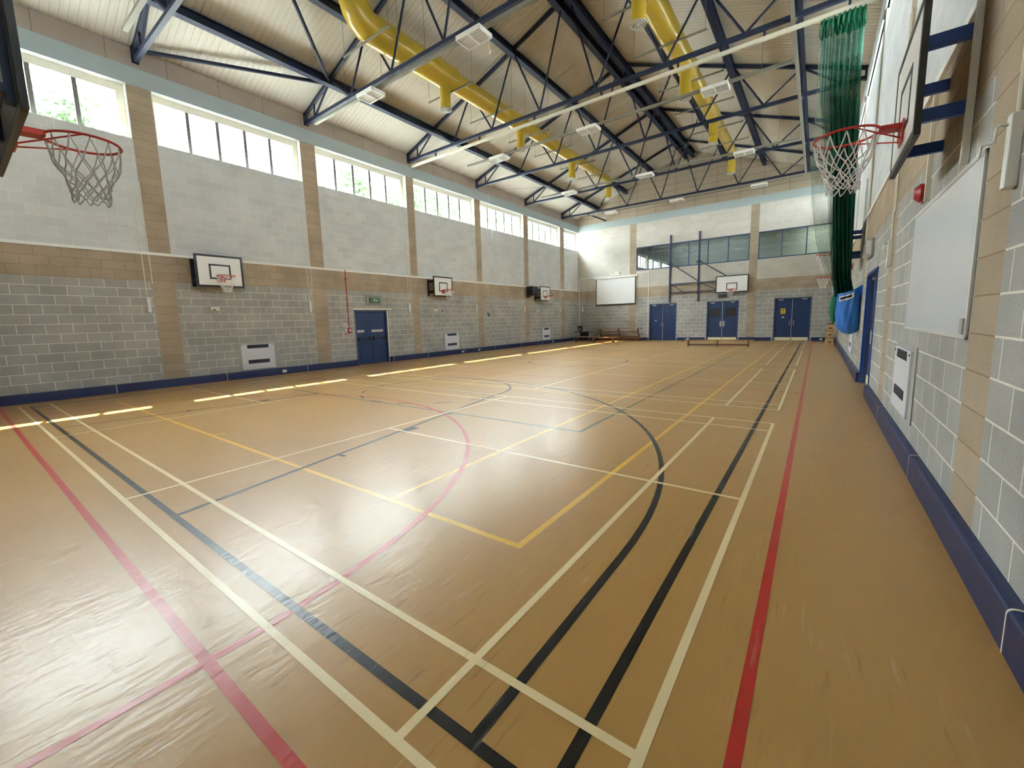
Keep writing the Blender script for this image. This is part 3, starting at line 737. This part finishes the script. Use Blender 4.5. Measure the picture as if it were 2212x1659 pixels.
def winder(label, crank, rz, h=.38, up=5.4):
    t = thing('window_winder', label, 'window winder', (0, 0, 0), 0, 'window winders')
    MB().box(0, .05, -.035, .035, 2.05, 2.05 + h).build('housing', 'white', t, bevel=.006)
    c = MB()
    for y in (-.02, .13): c.tube([(.015, y, 2.05 + h if y < 0 else 2.8), (.015, y, up)], .011, 6)
    c.build('conduit', 'cream', t)
    if crank:
        k = MB().tube([(.05, -.005, 2.38), (.08, -.005, 2.385), (.09, -.005, 2.375), (.095, -.01, 2.30), (.14, -.01, 2.295), (.145, -.01, 2.235)], .008, 8)
        k.build('crank_handle', 'white', t, smooth=True)
    return t
w1 = winder('white window winder beside the nearest left pier', False, 0); w1.location = (XL, 2.62, 0)
names = ['second', 'third', 'fourth', 'fifth', 'sixth']
for y, nm in zip((7.08, 11.58, 16.1, 20.62, 25.1), names): dup(w1, (XL, y, 0), 0, 'white window winder beside the %s left pier from the camera' % nm)
w2 = winder('white window winder with crank at the right edge, beyond the whiteboard pier', True, 0); w2.location = (XR, 2.72, .13); w2.rotation_euler.z = math.pi
dup(w2, (XR, 7.55, .12), math.pi, 'white window winder with crank between whiteboard and right door')
dup(w2, (XR, 12.15, .10), math.pi, 'white window winder with crank just beyond the right door')
for x, lab in ((-13.57, 'white window winder on the far wall in the left corner'), (.99, 'white window winder on the far wall in the right corner')):
    dup(w1, (x, YF, .03), -math.pi / 2, lab)

# left fire door
def leafdoor(name, label, axis, a0, a1, H, plane, sgn, panels=False, vision=False, kick=False, bars=False, notices=()):
    """double door: local x = along the wall, local y = out of the wall into the hall"""
    ang = {'L': -math.pi / 2, 'F': math.pi, 'R': math.pi / 2}[axis]
    d = thing(name, label, 'door', plane, ang); d['kind'] = 'structure'
    W = a1 - a0
    f = MB(); fw = .055
    f.box(-W / 2, -W / 2 + fw, -.16, .012, 0, H); f.box(W / 2 - fw, W / 2, -.16, .012, 0, H); f.box(-W / 2, W / 2, -.16, .012, H - fw, H)
    f.build('frame', 'doorframe', d)
    for s in (-1, 1):
        xa, xb = sorted((s * .006, s * (W / 2 - fw - .004)))
        lf = MB().box(xa, xb, -.10, -.055, .012, H - fw - .006).build('leaf', 'door', d, bevel=.003)
        if panels:
            p = MB()
            for za, zb in ((.20, .78), (1.38, H - .22)):
                p.box(xa + .08, xb - .08, -.055, -.047, za, zb)
            p.build('raised_panel', 'door', lf, bevel=.006)
        if kick: MB().box(xa + .02, xb - .02, -.055, -.050, .02, .20).build('kick_plate', 'kick', lf)
        if vision: MB().box(s * .17 if s > 0 else s * .70, s * .70 if s > 0 else s * .17, -.056, -.050, 1.45, 1.98).build('vision_panel', 'black', lf, bevel=.03)
        if bars:
            q = MB(); q.bar((xa + .05, -.01, 1.0), (xb - .05, -.01, 1.0), .03, .04)
            for x in (xa + .08, xb - .08): q.box(x - .03, x + .03, -.055, 0, .94, 1.08)
            q.build('push_bar', 'black', lf)
        else:
            q = MB(); x = s * .09
            q.tube([(x, -.05, .90), (x, -.01, .90), (x, -.01, 1.16), (x, -.05, 1.16)], .012, 8)
            if vision: q.box(x - .045, x + .045, -.056, -.05, .86, 1.19)
            q.build('pull_handle', 'chrome', lf)
        if not bars: MB().box(s * (W / 2 - .32) - .12, s * (W / 2 - .32) + .12, -.055, -.01, H - .13, H - .075).build('door_closer', 'chrome', lf, bevel=.004)
    MB().box(-.012, .012, -.054, -.045, .02, H - .07).build('meeting_strip', 'chrome' if not bars else 'door', d)
    return d
d1 = leafdoor('door_1', 'blue double fire exit door with push bars in the left wall', 'L', LD0, LD1, LDZ, (XL, (LD0 + LD1) / 2, 0), 1, panels=True, bars=True)
for x, w, lab in ((.50, .30, 'short'), (-.28, .55, 'long')):
    n = MB(); n.box(x - w / 2, x + w / 2, -.047, -.043, 1.27, 1.36, 0)
    s = MB().box(x - w / 2 + .05, x + w / 2 - .05, -.043, -.0425, 1.30, 1.33, 0)
    q = n.build('door_sign', 'paper', d1); s.build('sign_lettering', 'grey', q)
tag(MB().box(XL - .02, XL + .03, LD0 - .03, LD1 + .24, LDZ + .02, LDZ + .065).build('lintel', 'frame'), 'white lintel strip over the left fire door', 'lintel', kind='structure')
tag(MB().box(XL - .16, XL + .012, LD1 + .002, LD1 + .045, .22, LDZ).build('door_jamb', 'frame'), 'white reveal strip right of the left fire door', 'trim', kind='structure')
leafdoor('door_2', 'plain blue double door in far wall, right of the projector screen', 'F', *FDOORS[0], 2.41, ((FDOORS[0][0] + FDOORS[0][1]) / 2, YF, 0), -1)
leafdoor('door_3', 'blue double door with dark vision panels under the far hoop', 'F', *FDOORS[1], 2.41, ((FDOORS[1][0] + FDOORS[1][1]) / 2, YF, 0), -1, vision=True, kick=True)
leafdoor('door_4', 'blue double door with yellow sign, rightmost in far wall', 'F', *FDOORS[2], 2.41, ((FDOORS[2][0] + FDOORS[2][1]) / 2, YF, 0), -1, kick=True)
d5 = leafdoor('door_5', 'recessed blue double door in the right wall beyond the whiteboard', 'R', RD0, RD1, RDZ, (XR + .045, (RD0 + RD1) / 2, 0), -1, kick=True)
b = MB(); b.box(XR - .015, XR + .36, RD0 - .03, RD0 + .03, 0, RDZ + .02); b.box(XR - .015, XR + .36, RD1 - .03, RD1 + .03, 0, RDZ + .02); b.box(XR - .015, XR + .36, RD0 - .03, RD1 + .03, RDZ - .04, RDZ + .02)
struct(b.build('trim_6', 'blue'), 'blue door lining around the right wall door', 'trim')
# something solid behind every door opening
b = MB(); b.box(XL - .5, XL - .40, LD0 - .3, LD1 + .3, -.2, 2.6); b.box(XR + .40, XR + .5, RD0 - .3, RD1 + .3, -.2, 2.6); b.box(-9, .5, YF + .32, YF + .42, -.2, 2.7)
struct(b.build('wall_backing', 'concrete'), 'plain wall behind the doors', 'wall')

# door and wall notices
t = thing('safety_sign', 'yellow warning sign on the rightmost far door', 'sign', (-1.18, YF + .052, 1.67))
MB().box(-.11, .11, -.006, 0, -.15, .15).build('plate', 'signyellow', t)
b = MB(); b.face([(-.055, -.008, .02), (.055, -.008, .02), (0, -.008, .11)]); b.box(-.07, .07, -.008, -.006, -.10, -.085); b.box(-.07, .07, -.008, -.006, -.06, -.045); b.build('symbol', 'black', t)
for x, z, lab in ((-1.17, 1.33, 'small pale label under the yellow door sign'), (-8.25, 1.31, 'small pale label on the plain far door')):
    tag(MB().box(x - .06, x + .06, YF + .047, YF + .053, z - .03, z + .03).build('door_label', 'paper'), lab, 'label')
def exit_tray(label, loc, rz, w, h, sign=True):
    t = thing('exit_sign', label, 'exit sign', loc, rz)
    b = MB(); b.box(0, .05, -w / 2, w / 2, -h / 2, h / 2, 0)
    b.build('backplate', 'grey', t, bevel=.005)
    g = MB(); g.box(.05, .13, -w * .34, w * .34, -h * .27, h * .24); o = g.build('sign_box', 'signgreen' if sign else 'grille', t, bevel=.01)
    if sign:
        s = MB()
        # running man, doorway and arrow in pale green
        s.box(.13, .132, -w * .10, -w * .02, -h * .14, h * .14); s.box(.13, .132, w * .05, w * .09, -h * .02, h * .10); s.box(.13, .132, w * .03, w * .11, -h * .12, -h * .04); s.box(.13, .132, w * .17, w * .27, -h * .02, h * .03)
        s.face([(.132, w * .17, h * .09), (.132, w * .17, -h * .08), (.132, w * .12, h * .005)])
        s.build('pictogram', 'kick', o)
    c = MB()
    for i in range(7): y = -w * .42 + i * w * .14; c.tube([(.05, y, h * .42), (.16, y, h * .36), (.16, y, -h * .36), (.05, y, -h * .42)], .005, 5)
    for z in (-h * .36, 0, h * .36): c.tube([(.16, -w * .42, z), (.16, w * .42, z)], .005, 5)
    c.build('wire_cage', 'grey', t)
    return t
exit_tray('caged green exit sign over the left fire door', (XL, 9.75, 2.53), 0, .72, .39)
exit_tray('caged emergency sign on the far wall tucked below the hoop board', (-4.28, YF, 2.70), -math.pi / 2, .64, .30, False)
t = thing('emergency_light', 'caged emergency light over the right wall door', 'light', (XR, 10.6, 2.78), math.pi)
MB().box(0, .05, -.42, .42, -.17, .17).build('housing', 'grey', t, bevel=.01)
b = MB(); b.box(.05, .115, -.37, .37, -.13, .13); b.build('lens', 'white', t)
b = MB()
for i in range(8): b.box(.118, .126, -.34, .34, -.115 + i * .033, -.107 + i * .033)
b.build('louvre', 'grey', t)

# red fire alarm pipe, call point and notices
t = thing('alarm_conduit', 'thin red alarm pipe down the left wall beside the fire door', 'pipe', (XL, 8.55, 0))
MB().tube([(.02, 0, 3.62), (.03, 0, 3.60), (.03, 0, 1.46)], .016, 8).build('pipe', 'redpipe', t, smooth=True)
b = MB()
for z in (3.3, 2.8, 2.3, 1.8): b.box(0, .045, -.03, .03, z - .015, z + .015)
b.build('clip', 'redpipe', t)
t = thing('call_point', 'red break-glass call point below the red pipe', 'call point', (XL, 8.56, 1.37))
MB().box(0, .06, -.06, .06, -.10, .09).build('body', 'fire_red', t, bevel=.008)
MB().box(.06, .064, -.035, .035, -.04, .045).build('glass_panel', 'paper', t)
for y, z, w, h, m, lab in ((8.39, 1.575, .14, .13, 'paper', 'white notice left of the red pipe, topmost of three'), (8.41, 1.40, .14, .13, 'grey', 'grey plate notice left of the red call point'), (8.42, 1.25, .12, .11, 'pink', 'pink notice below the grey plate by the call point')):
    tt = thing('wall_notice', lab, 'notice', (XL, y, z), 0, 'notices by the fire door')
    MB().box(0, .012, -w / 2, w / 2, -h / 2, h / 2).build('plate', m, tt)
    b = MB(); b.box(.012, .0135, -w * .32, w * .32, -h * .30, h * .2); b.build('print', 'grey' if m == 'paper' else 'paper' if m == 'grey' else 'fire_red', tt)
# loudspeaker
t = thing('loudspeaker', 'black loudspeaker on a wall bracket near the far left hoop', 'loudspeaker', (XL, 21.0, 3.34))
MB().box(.16, .58, -.36, .36, -.25, .25).build('cabinet', 'black', t, bevel=.02)
MB().box(.58, .59, -.31, .31, -.21, .21).build('front_grille', 'grille', t)
b = MB(); b.box(0, .03, -.06, .06, -.42, -.1); b.bar((.02, 0, -.36), (.34, 0, -.27), .05, .05); b.build('bracket', 'navy', t)
# cord and hook
t = thing('rope_cleat', 'grey hook and box on blockwork with a white cord above', 'cleat', (XL, 17.1, 1.93))
MB().box(0, .06, -.02, .14, -.05, .09).build('box', 'grey', t, bevel=.006)
MB().tube([(.03, -.12, .10), (.07, -.14, .02), (.08, -.10, -.06), (.06, -.02, -.08), (.03, .02, -.05)], .014, 8).build('hook', 'black', t, smooth=True)
MB().tube([(.015, .04, .09), (.015, .04, 1.62)], .014, 6).build('cord', 'cream', t)
t = thing('pull_cord', 'white hanging cord in front of the fifth left window bay', 'cord', (XL + .25, 17.35, 5.9))
MB().tube([(0, 0, 0), (0, 0, .75)], .022, 8).build('weight', 'white', t)
MB().tube([(0, 0, .75), (.02, -.25, 2.32)], .006, 6).build('line', 'cream', t)

# ------------------------------------------------------------------ far wall fittings
t = thing('projector_screen', 'large white pull-down projector screen on the far wall', 'screen', (-11.05, YF, 0))
MB().box(-1.58, 1.56, -.14, -.02, 4.33, 4.45).build('case', 'white', t, bevel=.01)
b = MB(); b.box(-1.43, 1.43, -.085, -.08, 2.52, 4.34); o = b.build('sheet', 'screen', t)
e = MB(); e.box(-1.44, -1.39, -.089, -.079, 2.50, 4.33); e.box(1.39, 1.44, -.089, -.079, 2.50, 4.33); e.box(-1.44, 1.44, -.089, -.079, 2.50, 2.55); e.build('black_edge', 'black', o)
MB().tube([(-1.46, -.084, 2.49), (1.46, -.084, 2.49)], .018, 8).build('bottom_bar', 'black', t)
t = thing('emergency_floodlight', 'white twin floodlight unit above the projector screen', 'light', (-11.08, YF, 4.62))
MB().box(-.36, .36, -.09, 0, -.13, .06).build('case', 'cream', t, bevel=.01)
for x in (-.22, .12, .24): MB().box(x - .07, x + .07, -.15, -.09, .0, .12).build('lamp_head', 'white', t, bevel=.01)
t = thing('wall_conduit', 'white conduit down the far left corner, turning along to the screen', 'conduit', (0, YF, 0))
b = MB(); b.box(-13.86, -13.82, -.03, 0, .9, 4.5); b.box(-13.86, -12.6, -.03, 0, 4.46, 4.5); b.build('trunking', 'white', t)
t = thing('wall_conduit', 'white conduit from the screen down the left edge of the plain far door', 'conduit', (0, YF, 0))
b = MB(); b.box(-8.77, -8.735, -.03, 0, .1, 4.58); b.box(-9.55, -8.735, -.03, 0, 4.54, 4.58); b.build('trunking', 'white', t)

# ------------------------------------------------------------------ right wall fittings
t = thing('whiteboard', 'large whiteboard with silver frame on the right wall', 'whiteboard', (XR, 4.49, 1.94))
W, H = 2.44, 1.21
MB().box(-.013, 0, -W / 2 + .02, W / 2 - .02, -H / 2 + .02, H / 2 - .02).build('panel', 'whiteboard', t)
b = MB()
b.box(-.018, 0, -W / 2, -W / 2 + .03, -H / 2, H / 2); b.box(-.018, 0, W / 2 - .03, W / 2, -H / 2, H / 2); b.box(-.018, 0, -W / 2, W / 2, -H / 2, -H / 2 + .03); b.box(-.018, 0, -W / 2, W / 2, H / 2 - .03, H / 2)
b.build('frame', 'alu', t, bevel=.004)
MB().box(-.026, -.012, -W / 2 + .045, -W / 2 + .12, -H / 2 + .035, -H / 2 + .14).build('corner_plate', 'grey', t)
tag(MB().box(XR - .035, XR, 5.10, 5.14, 2.60, 3.65).build('wall_conduit', 'cream'), 'short pale conduit beside the red alarm sounder', 'conduit')
for y, z, lab in ((5.32, 2.72, 'red alarm sounder on the right wall above the whiteboard'), (16.6, 2.95, 'red alarm sounder on the right wall just past the green net')):
    t = thing('alarm_sounder', lab, 'alarm', (XR, y, z), math.pi, 'alarm sounders')
    MB().tube([(0, 0, 0), (.05, 0, 0), (.065, 0, 0), (.09, 0, 0)], [.09, .09, .075, .05], 20).build('dome', 'fire_red', t, smooth=True)
    MB().box(0, .02, -.1, .1, -.1, .1).build('base', 'fire_red', t, bevel=.01)

# ------------------------------------------------------------------ green divider net in its bag
t = thing('divider_curtain', 'gathered green sports hall divider net hanging by the right wall', 'curtain', (.7, 12.0, 2.0))
def lerp(a, b, u): return a + (b - a) * u
def sheet(zs, xl, xr, amp, waves, ph, yo_=(0,)):
    """zs, xl, xr: matching lists from the top down"""
    def at(v, arr):
        f = v * (len(arr) - 1); i = min(int(f), len(arr) - 2); return lerp(arr[i], arr[i + 1], f - i)
    def fn(u, v):
        yo = yo_[0] if len(yo_) == 1 else at(v, yo_)
        z = at(v, zs); x = lerp(at(v, xl), at(v, xr), u)
        y = yo + amp * math.sin(u * waves * 2 * math.pi + ph + 1.5 * math.sin(v * 5)) + .03 * math.sin(v * 9 + u * 7)
        return (x - .7, y, z - 2.0)
    return fn
MB().grid(sheet([8.12, 7.95, 7.80, 7.70], [.10, .085, .08, .10], [.90, .905, .91, .90], .05, 9, 0), 120, 6).build('heading', 'nethead', t, smooth=True)
MB().grid(sheet([7.85, 6.5, 5.5, 4.3, 3.2, 2.3, 1.9], [.12, .16, .30, .44, .54, .64, .72], [.89, .90, .93, .96, .98, 1.0, 1.0], .10, 8, .6, (0, .04, .1, .18, .26, .34, .40)), 120, 40).build('mesh_front', 'netgreen', t, smooth=True)
MB().grid(sheet([7.85, 6.5, 5.5, 4.3, 3.2, 2.3, 1.9], [.14, .18, .36, .48, .56, .64, .72], [.88, .89, .93, .96, .98, 1.0, 1.0], .09, 11, 2.1, (.16, .18, .22, .28, .33, .4, .42)), 120, 40).build('mesh_back', 'netgreen', t, smooth=True)
MB().grid(sheet([7.2, 6.3, 5.4, 4.3, 3.2, 2.4, 2.0, 1.75], [.30, .36, .46, .54, .60, .66, .70, .74], [.88, .90, .93, .95, .97, .99, 1.08, 1.08], .08, 5, 1.0, (.08, .1, .14, .2, .27, .35, .40, .42)), 80, 40).build('gathered_net', 'netdense', t, smooth=True)
MB().grid(sheet([7.2, 6.3, 5.4, 4.3, 3.2, 2.4, 2.0, 1.75], [.34, .40, .50, .56, .62, .68, .72, .76], [.87, .89, .92, .95, .97, .99, 1.08, 1.08], .10, 4, 3.0, (.22, .24, .26, .3, .36, .42, .45, .46)), 80, 40).build('gathered_net', 'netdense', t, smooth=True)
MB().grid(sheet([7.9, 6.6, 5.2, 4.2, 3.2, 2.3], [.09, .10, .10, .12, .28, .62], [.34, .36, .40, .46, .56, .72], .08, 5, .3, (-.05, 0, .05, .1, .2, .3)), 60, 40).build('loose_veil', 'netveil', t, smooth=True)
MB().tube([(.10 - .7, -.06, 6.1), (.12 - .7, -.1, 4.0), (.10 - .7, -.07, 2.8), (.28 - .7, -.05, 1.2), (.58 - .7, 0, .25)], .006, 6).build('edge_cord', 'netveil', t)
MB().grid(lambda u, v: (.02 + .10 * math.cos(u * 6.283) * math.sin(.35 + 2.6 * v), .46 + .10 * math.sin(u * 6.283) * math.sin(.35 + 2.6 * v), -.02 - .70 * v + .02 * math.sin(u * 25)), 32, 14).build('loose_fold', 'nethead', t, smooth=True)
t = thing('curtain_bag', 'blue fabric bag on the right wall holding the green net', 'bag', (1.0, 12.42, 1.0))
def bagf(u, v):
    a = u * 2 * math.pi; z = v * 1.02
    r = [.05, .17, .21, .225, .235, .24, .245, .25][0] if v == 0 else .05 + .20 * min(1, (v * 5) ** .5 if v < .2 else 1) 
    r += .02 * v
    r *= 1 + .06 * math.sin(a * 7 + 6 * v) * (1 - .3 * v) + .03 * math.sin(a * 13 - 9 * v)
    x = r * math.cos(a) * .95; y = r * math.sin(a)
    x = min(x, .225)
    return (x + (.0 if v > .5 else .03 * (1 - 2 * v)), y, z + .16 * v * max(0, x) / .25 - .05 * v * max(0, -x) / .25)
b = MB(); b.grid(bagf, 72, 24); b.build('sack', 'bag', t, smooth=True)
q = MB()
def patch(u, v):
    a = math.radians(222 + 62 * u); v2 = .80 + .12 * v + .03 * u
    p = V(bagf(a / (2 * math.pi), v2)); d = V((math.cos(a), math.sin(a), 0)); return p + d * .014
q.grid(patch, 10, 3); o = q.build('label_patch', 'white', t)
q = MB()
def patch2(u, v):
    p = patch(.12 + .76 * u, .28 + .46 * v); a = math.radians(222 + 62 * (.12 + .76 * u)); return V(p) + V((math.cos(a), math.sin(a), 0)) * .004
q.grid(patch2, 10, 2); q.build('printed_band', 'black', o)
MB().box(.20, .235, -.28, .28, .95, 1.14).build('wall_strap', 'bag', t)

# ------------------------------------------------------------------ benches, table, vaulting box
def bench(name, label, L_=3.2, h=.33):
    t = thing(name, label, 'bench', (0, 0, 0), 0, 'wooden gym benches')
    MB().box(-L_ / 2, L_ / 2, -.13, .13, h - .035, h).build('seat', 'wood', t, bevel=.006)
    MB().box(-L_ / 2 + .22, L_ / 2 - .22, -.03, .03, .05, min(.12, h - .06)).build('balance_rail', 'wooddark', t, bevel=.005)
    for x in (-L_ / 2 + .25, 0, L_ / 2 - .25):
        b = MB(); b.box(x - .025, x + .025, -.11, .11, .05, h - .035); b.box(x - .03, x + .03, -.14, .14, 0, .055); b.build('leg', 'wooddark', t, bevel=.004)
    b = MB()
    for s in (-1, 1): b.box(s * L_ / 2 - .03 if s > 0 else -L_ / 2 - .05, s * L_ / 2 + .05 if s > 0 else -L_ / 2 + .03, -.06, .06, h - .07, h - .035)
    b.build('end_hook', 'grille', t)
    return t
bR = bench('gym_bench', 'low wooden bench standing alone in front of the far middle doors'); bR.location = (-3.55, 22.4, 0); bR.rotation_euler.z = .05
bl = bench('gym_bench', 'low wooden bench at the bottom of the stack under the projector screen', h=.18); bl.location = (-10.60, 27.35, 0)
dup(bR, (-10.56, 27.35, .18), 0, 'wooden bench in the middle of the stack under the projector screen')
dup(bR, (-10.62, 27.35, .51), 0, 'wooden bench on top of the stack under the projector screen')
b2 = dup(bR, (-11.55, 25.4, 0), -.03, 'wooden bench on the floor in front of the bench stack')
tag(MB().box(-9.55, -9.50, 27.22, 27.48, .84, .90).build('bench_strap', 'signyellow'), 'yellow strap over the right end of the stacked benches', 'strap')
t = thing('side_table', 'small dark table in the far left corner', 'table', (-13.15, 27.05, 0))
MB().box(-.62, .62, -.3, .3, .62, .66).build('tabletop', 'grille', t, bevel=.006)
for x in (-.58, .58):
    for y in (-.26, .26): MB().tube([(x, y, 0), (x, y, .62)], .016, 8).build('leg', 'alu', t, smooth=True)
MB().box(-.25, .35, -.05, .28, .32, .60).build('shelf_unit', 'black', t)
t = thing('monitor', 'small black monitor with a white mark on the corner table', 'monitor', (-13.35, 26.95, .66))
MB().box(-.16, .16, -.04, .04, .06, .40).build('screen_body', 'black', t, bevel=.01)
b = MB(); b.box(-.1, .1, -.08, .08, 0, .02); b.box(-.03, .03, -.02, .02, .02, .08); b.build('stand', 'black', t)
MB().box(-.05, .03, -.045, -.04, .10, .24).build('white_mark', 'paper', t)
t = thing('vaulting_box', 'tapered wooden vaulting box against the right wall near the far corner', 'vaulting box', (.92, 24.9, 0))
for k, (za, zb) in enumerate(((0, .34), (.345, .67), (.675, .96))):
    wa, wb = [.17 - .055 * z for z in (za, zb)]
    b = MB(); la, lb = .72 - .12 * za, .72 - .12 * zb
    i = len(b.v); b.v += [(-wa, -la, za), (wa, -la, za), (wa, la, za), (-wa, la, za), (-wb, -lb, zb), (wb, -lb, zb), (wb, lb, zb), (-wb, lb, zb)]
    for f in ((3, 2, 1, 0), (4, 5, 6, 7), (0, 1, 5, 4), (1, 2, 6, 5), (2, 3, 7, 6), (3, 0, 4, 7)): b.f.append(f); b.m.append(0)
    o = b.build('tier', 'ply', t, bevel=.008)
    zc = (za + zb) / 2 - .02; lm = (la + lb) / 2
    q = MB(); q.tube([(-.06, -lm - .004, zc), (.06, -lm - .004, zc)], .03, 10); q.build('hand_hole', 'wooddark', o)
    if k < 2: MB().box(-wb - .012, wb + .012, -lb - .012, lb + .012, zb - .022, zb).build('tier_edge', 'wooddark', o)
MB().box(-.13, .13, -.62, .62, .96, 1.0).build('padded_top', 'wooddark', t, bevel=.01)
tag(MB().tube([(1.06, 25.9, .02), (1.04, 25.95, 1.15), (1.03, 25.97, 1.55), (1.025, 25.98, 1.62)], [.03, .035, .03, .005], 10).build('black_pole', 'black', smooth=True), 'slim black post standing behind the vaulting box', 'post')

# ------------------------------------------------------------------ outside: paving and trees beyond the left windows
struct(MB().box(-120, 90, -90, 140, -.35, -.22).build('ground', 'asphalt'), 'pale paving outside the hall', 'ground')
def tree(name, label, x, y, zc, rx, ry, rz, nleaf, seed):
    rnd = random.Random(seed)
    t = thing(name, label, 'tree', (x, y, -.22), 0, 'trees outside the left windows')
    tr = MB(); zc0 = zc + .22
    tr.tube([(0, 0, 0), (.1, .05, zc0 * .5), (.05, .1, zc0 + .5 * rz)], [.22, .16, .05], 10)
    cl = []
    for k in range(14):
        a = rnd.uniform(0, 6.28); e = rnd.uniform(-.7, .9); r = rnd.uniform(.45, .95)
        p = V((rx * r * math.cos(a) * math.cos(e), ry * r * math.sin(a) * math.cos(e), zc0 + rz * r * math.sin(e))); cl.append(p)
        s = V((.06, .08, zc0 * .55 + .25 * k / 14)); tr.tube([s, s.lerp(p, .5) + V((0, 0, .2)), p], [.07, .045, .015], 6)
    tr.build('trunk', 'bark', t, smooth=True)
    lf = MB()
    for i in range(nleaf):
        c = rnd.choice(cl); p = c + V((rnd.gauss(0, rx * .24), rnd.gauss(0, ry * .24), rnd.gauss(0, rz * .22)))
        s = rnd.uniform(.09, .19); u = V((rnd.gauss(0, 1), rnd.gauss(0, 1), rnd.gauss(0, .6))).normalized(); w = u.cross(V((rnd.gauss(0, 1), rnd.gauss(0, 1), rnd.gauss(0, 1)))).normalized()
        lf.face([p - u * s, p - u * s * .3 + w * s * .6, p + u * s, p - u * s * .3 - w * s * .6])
    lf.build('foliage', 'leaf', t)
tree('tree', 'leafy green tree seen through the nearest left window', -23.5, 2.5, 8.9, 2.0, 1.9, 2.2, 2600, 1)
for i, (x, y, zc, r, lab) in enumerate(((-24, 15.3, 9.2, 2.2, 'leafy tree seen through the third left window'), (-25, 20.0, 10.2, 2.6, 'taller leafy tree seen through the third and fourth left windows'), (-25, 25.2, 10.6, 2.8, 'leafy tree seen through the fourth left window'), (-26, 31.0, 11.0, 3.2, 'leafy tree seen through the fifth left window'), (-26, 37.5, 10.8, 3.2, 'leafy tree seen through the sixth left window'), (-27, 45.5, 11.0, 3.2, 'leafy tree at the far end of the row outside'))):
    tree('tree', lab, x, y, zc, r, r, r * .95, 3400, i + 11)

# ------------------------------------------------------------------ daylight
w = bpy.data.worlds.new('sky'); SC.world = w; w.use_nodes = True
nt = w.node_tree; bg = nt.nodes['Background']; bg.inputs['Color'].default_value = (.91, .96, 1.0, 1)
# hazy bright sky, stronger towards the sun's side
tc = N(nt, 'ShaderNodeTexCoord'); vm = N(nt, 'ShaderNodeVectorMath', operation='DOT_PRODUCT'); vm.inputs[1].default_value = V((-.80, .20, .56)).normalized()
L(nt, tc.outputs['Generated'], vm.inputs[0])
mr = N(nt, 'ShaderNodeMapRange'); mr.inputs['From Min'].default_value = -.6; mr.inputs['From Max'].default_value = 1; mr.inputs['To Min'].default_value = 13.5; mr.inputs['To Max'].default_value = 19
L(nt, vm.outputs['Value'], mr.inputs['Value']); L(nt, mr.outputs[0], bg.inputs['Strength'])
sd = bpy.data.lights.new('sun', 'SUN'); sd.energy = 13; sd.angle = math.radians(.53); sd.color = (1, .95, .84)
so = bpy.data.objects.new('sun', sd); COL.objects.link(so)
so.rotation_euler = V((3.60, -.95, -7.1)).to_track_quat('-Z', 'Y').to_euler()
# lamp that is on in the room behind the gallery glass
ld = bpy.data.lights.new('gallery_lamp_and_fill', 'AREA'); ld.energy = 30; ld.size = .6; ld.color = (1, .93, .7)
lo = bpy.data.objects.new('gallery_lamp_and_fill', ld); COL.objects.link(lo); lo.location = (.3, YF + 1.5, 6.7)
l2 = bpy.data.lights.new('gallery_lamp_and_fill', 'AREA'); l2.energy = 26; l2.shape = 'RECTANGLE'; l2.size = 5; l2.size_y = .4; l2.color = (1, .97, .9)  # fill added to brighten the dim gallery panes, no known fitting
lo2 = bpy.data.objects.new('gallery_lamp_and_fill', l2); COL.objects.link(lo2); lo2.location = (-5.5, YF + 1.5, 6.72)

# ------------------------------------------------------------------ camera
cam = bpy.data.cameras.new('camera'); co = bpy.data.objects.new('camera', cam); COL.objects.link(co)
yaw, pitch, roll = .6430448668552792, -.12914750980400766, -.02845320208770687
fwd = V((-math.sin(yaw) * math.cos(pitch), math.cos(yaw) * math.cos(pitch), math.sin(pitch))); right = V((math.cos(yaw), math.sin(yaw), 0)); up = right.cross(fwd)
r2 = right * math.cos(roll) + up * math.sin(roll); u2 = -right * math.sin(roll) + up * math.cos(roll)
mt = Matrix((r2, u2, -fwd)).transposed().to_4x4(); mt.translation = V((.4019282562, -.8165801990, 1.5448176114))
co.matrix_world = mt
cam.sensor_fit = 'HORIZONTAL'; cam.sensor_width = 36; cam.lens = 36 * 902.752 / 2212
cam.shift_x = 18.11 / 2212; cam.shift_y = -17.935 / 2212
cam.clip_start = .02; cam.clip_end = 500
SC.camera = co
SC.view_settings.view_transform = 'Standard'; SC.view_settings.look = 'None'; SC.view_settings.gamma = 1
SC.view_settings.exposure = 1.98
SC.cycles.max_bounces = 12; SC.cycles.diffuse_bounces = 7; SC.cycles.transparent_max_bounces = 16
SC.cycles.sample_clamp_indirect = 8
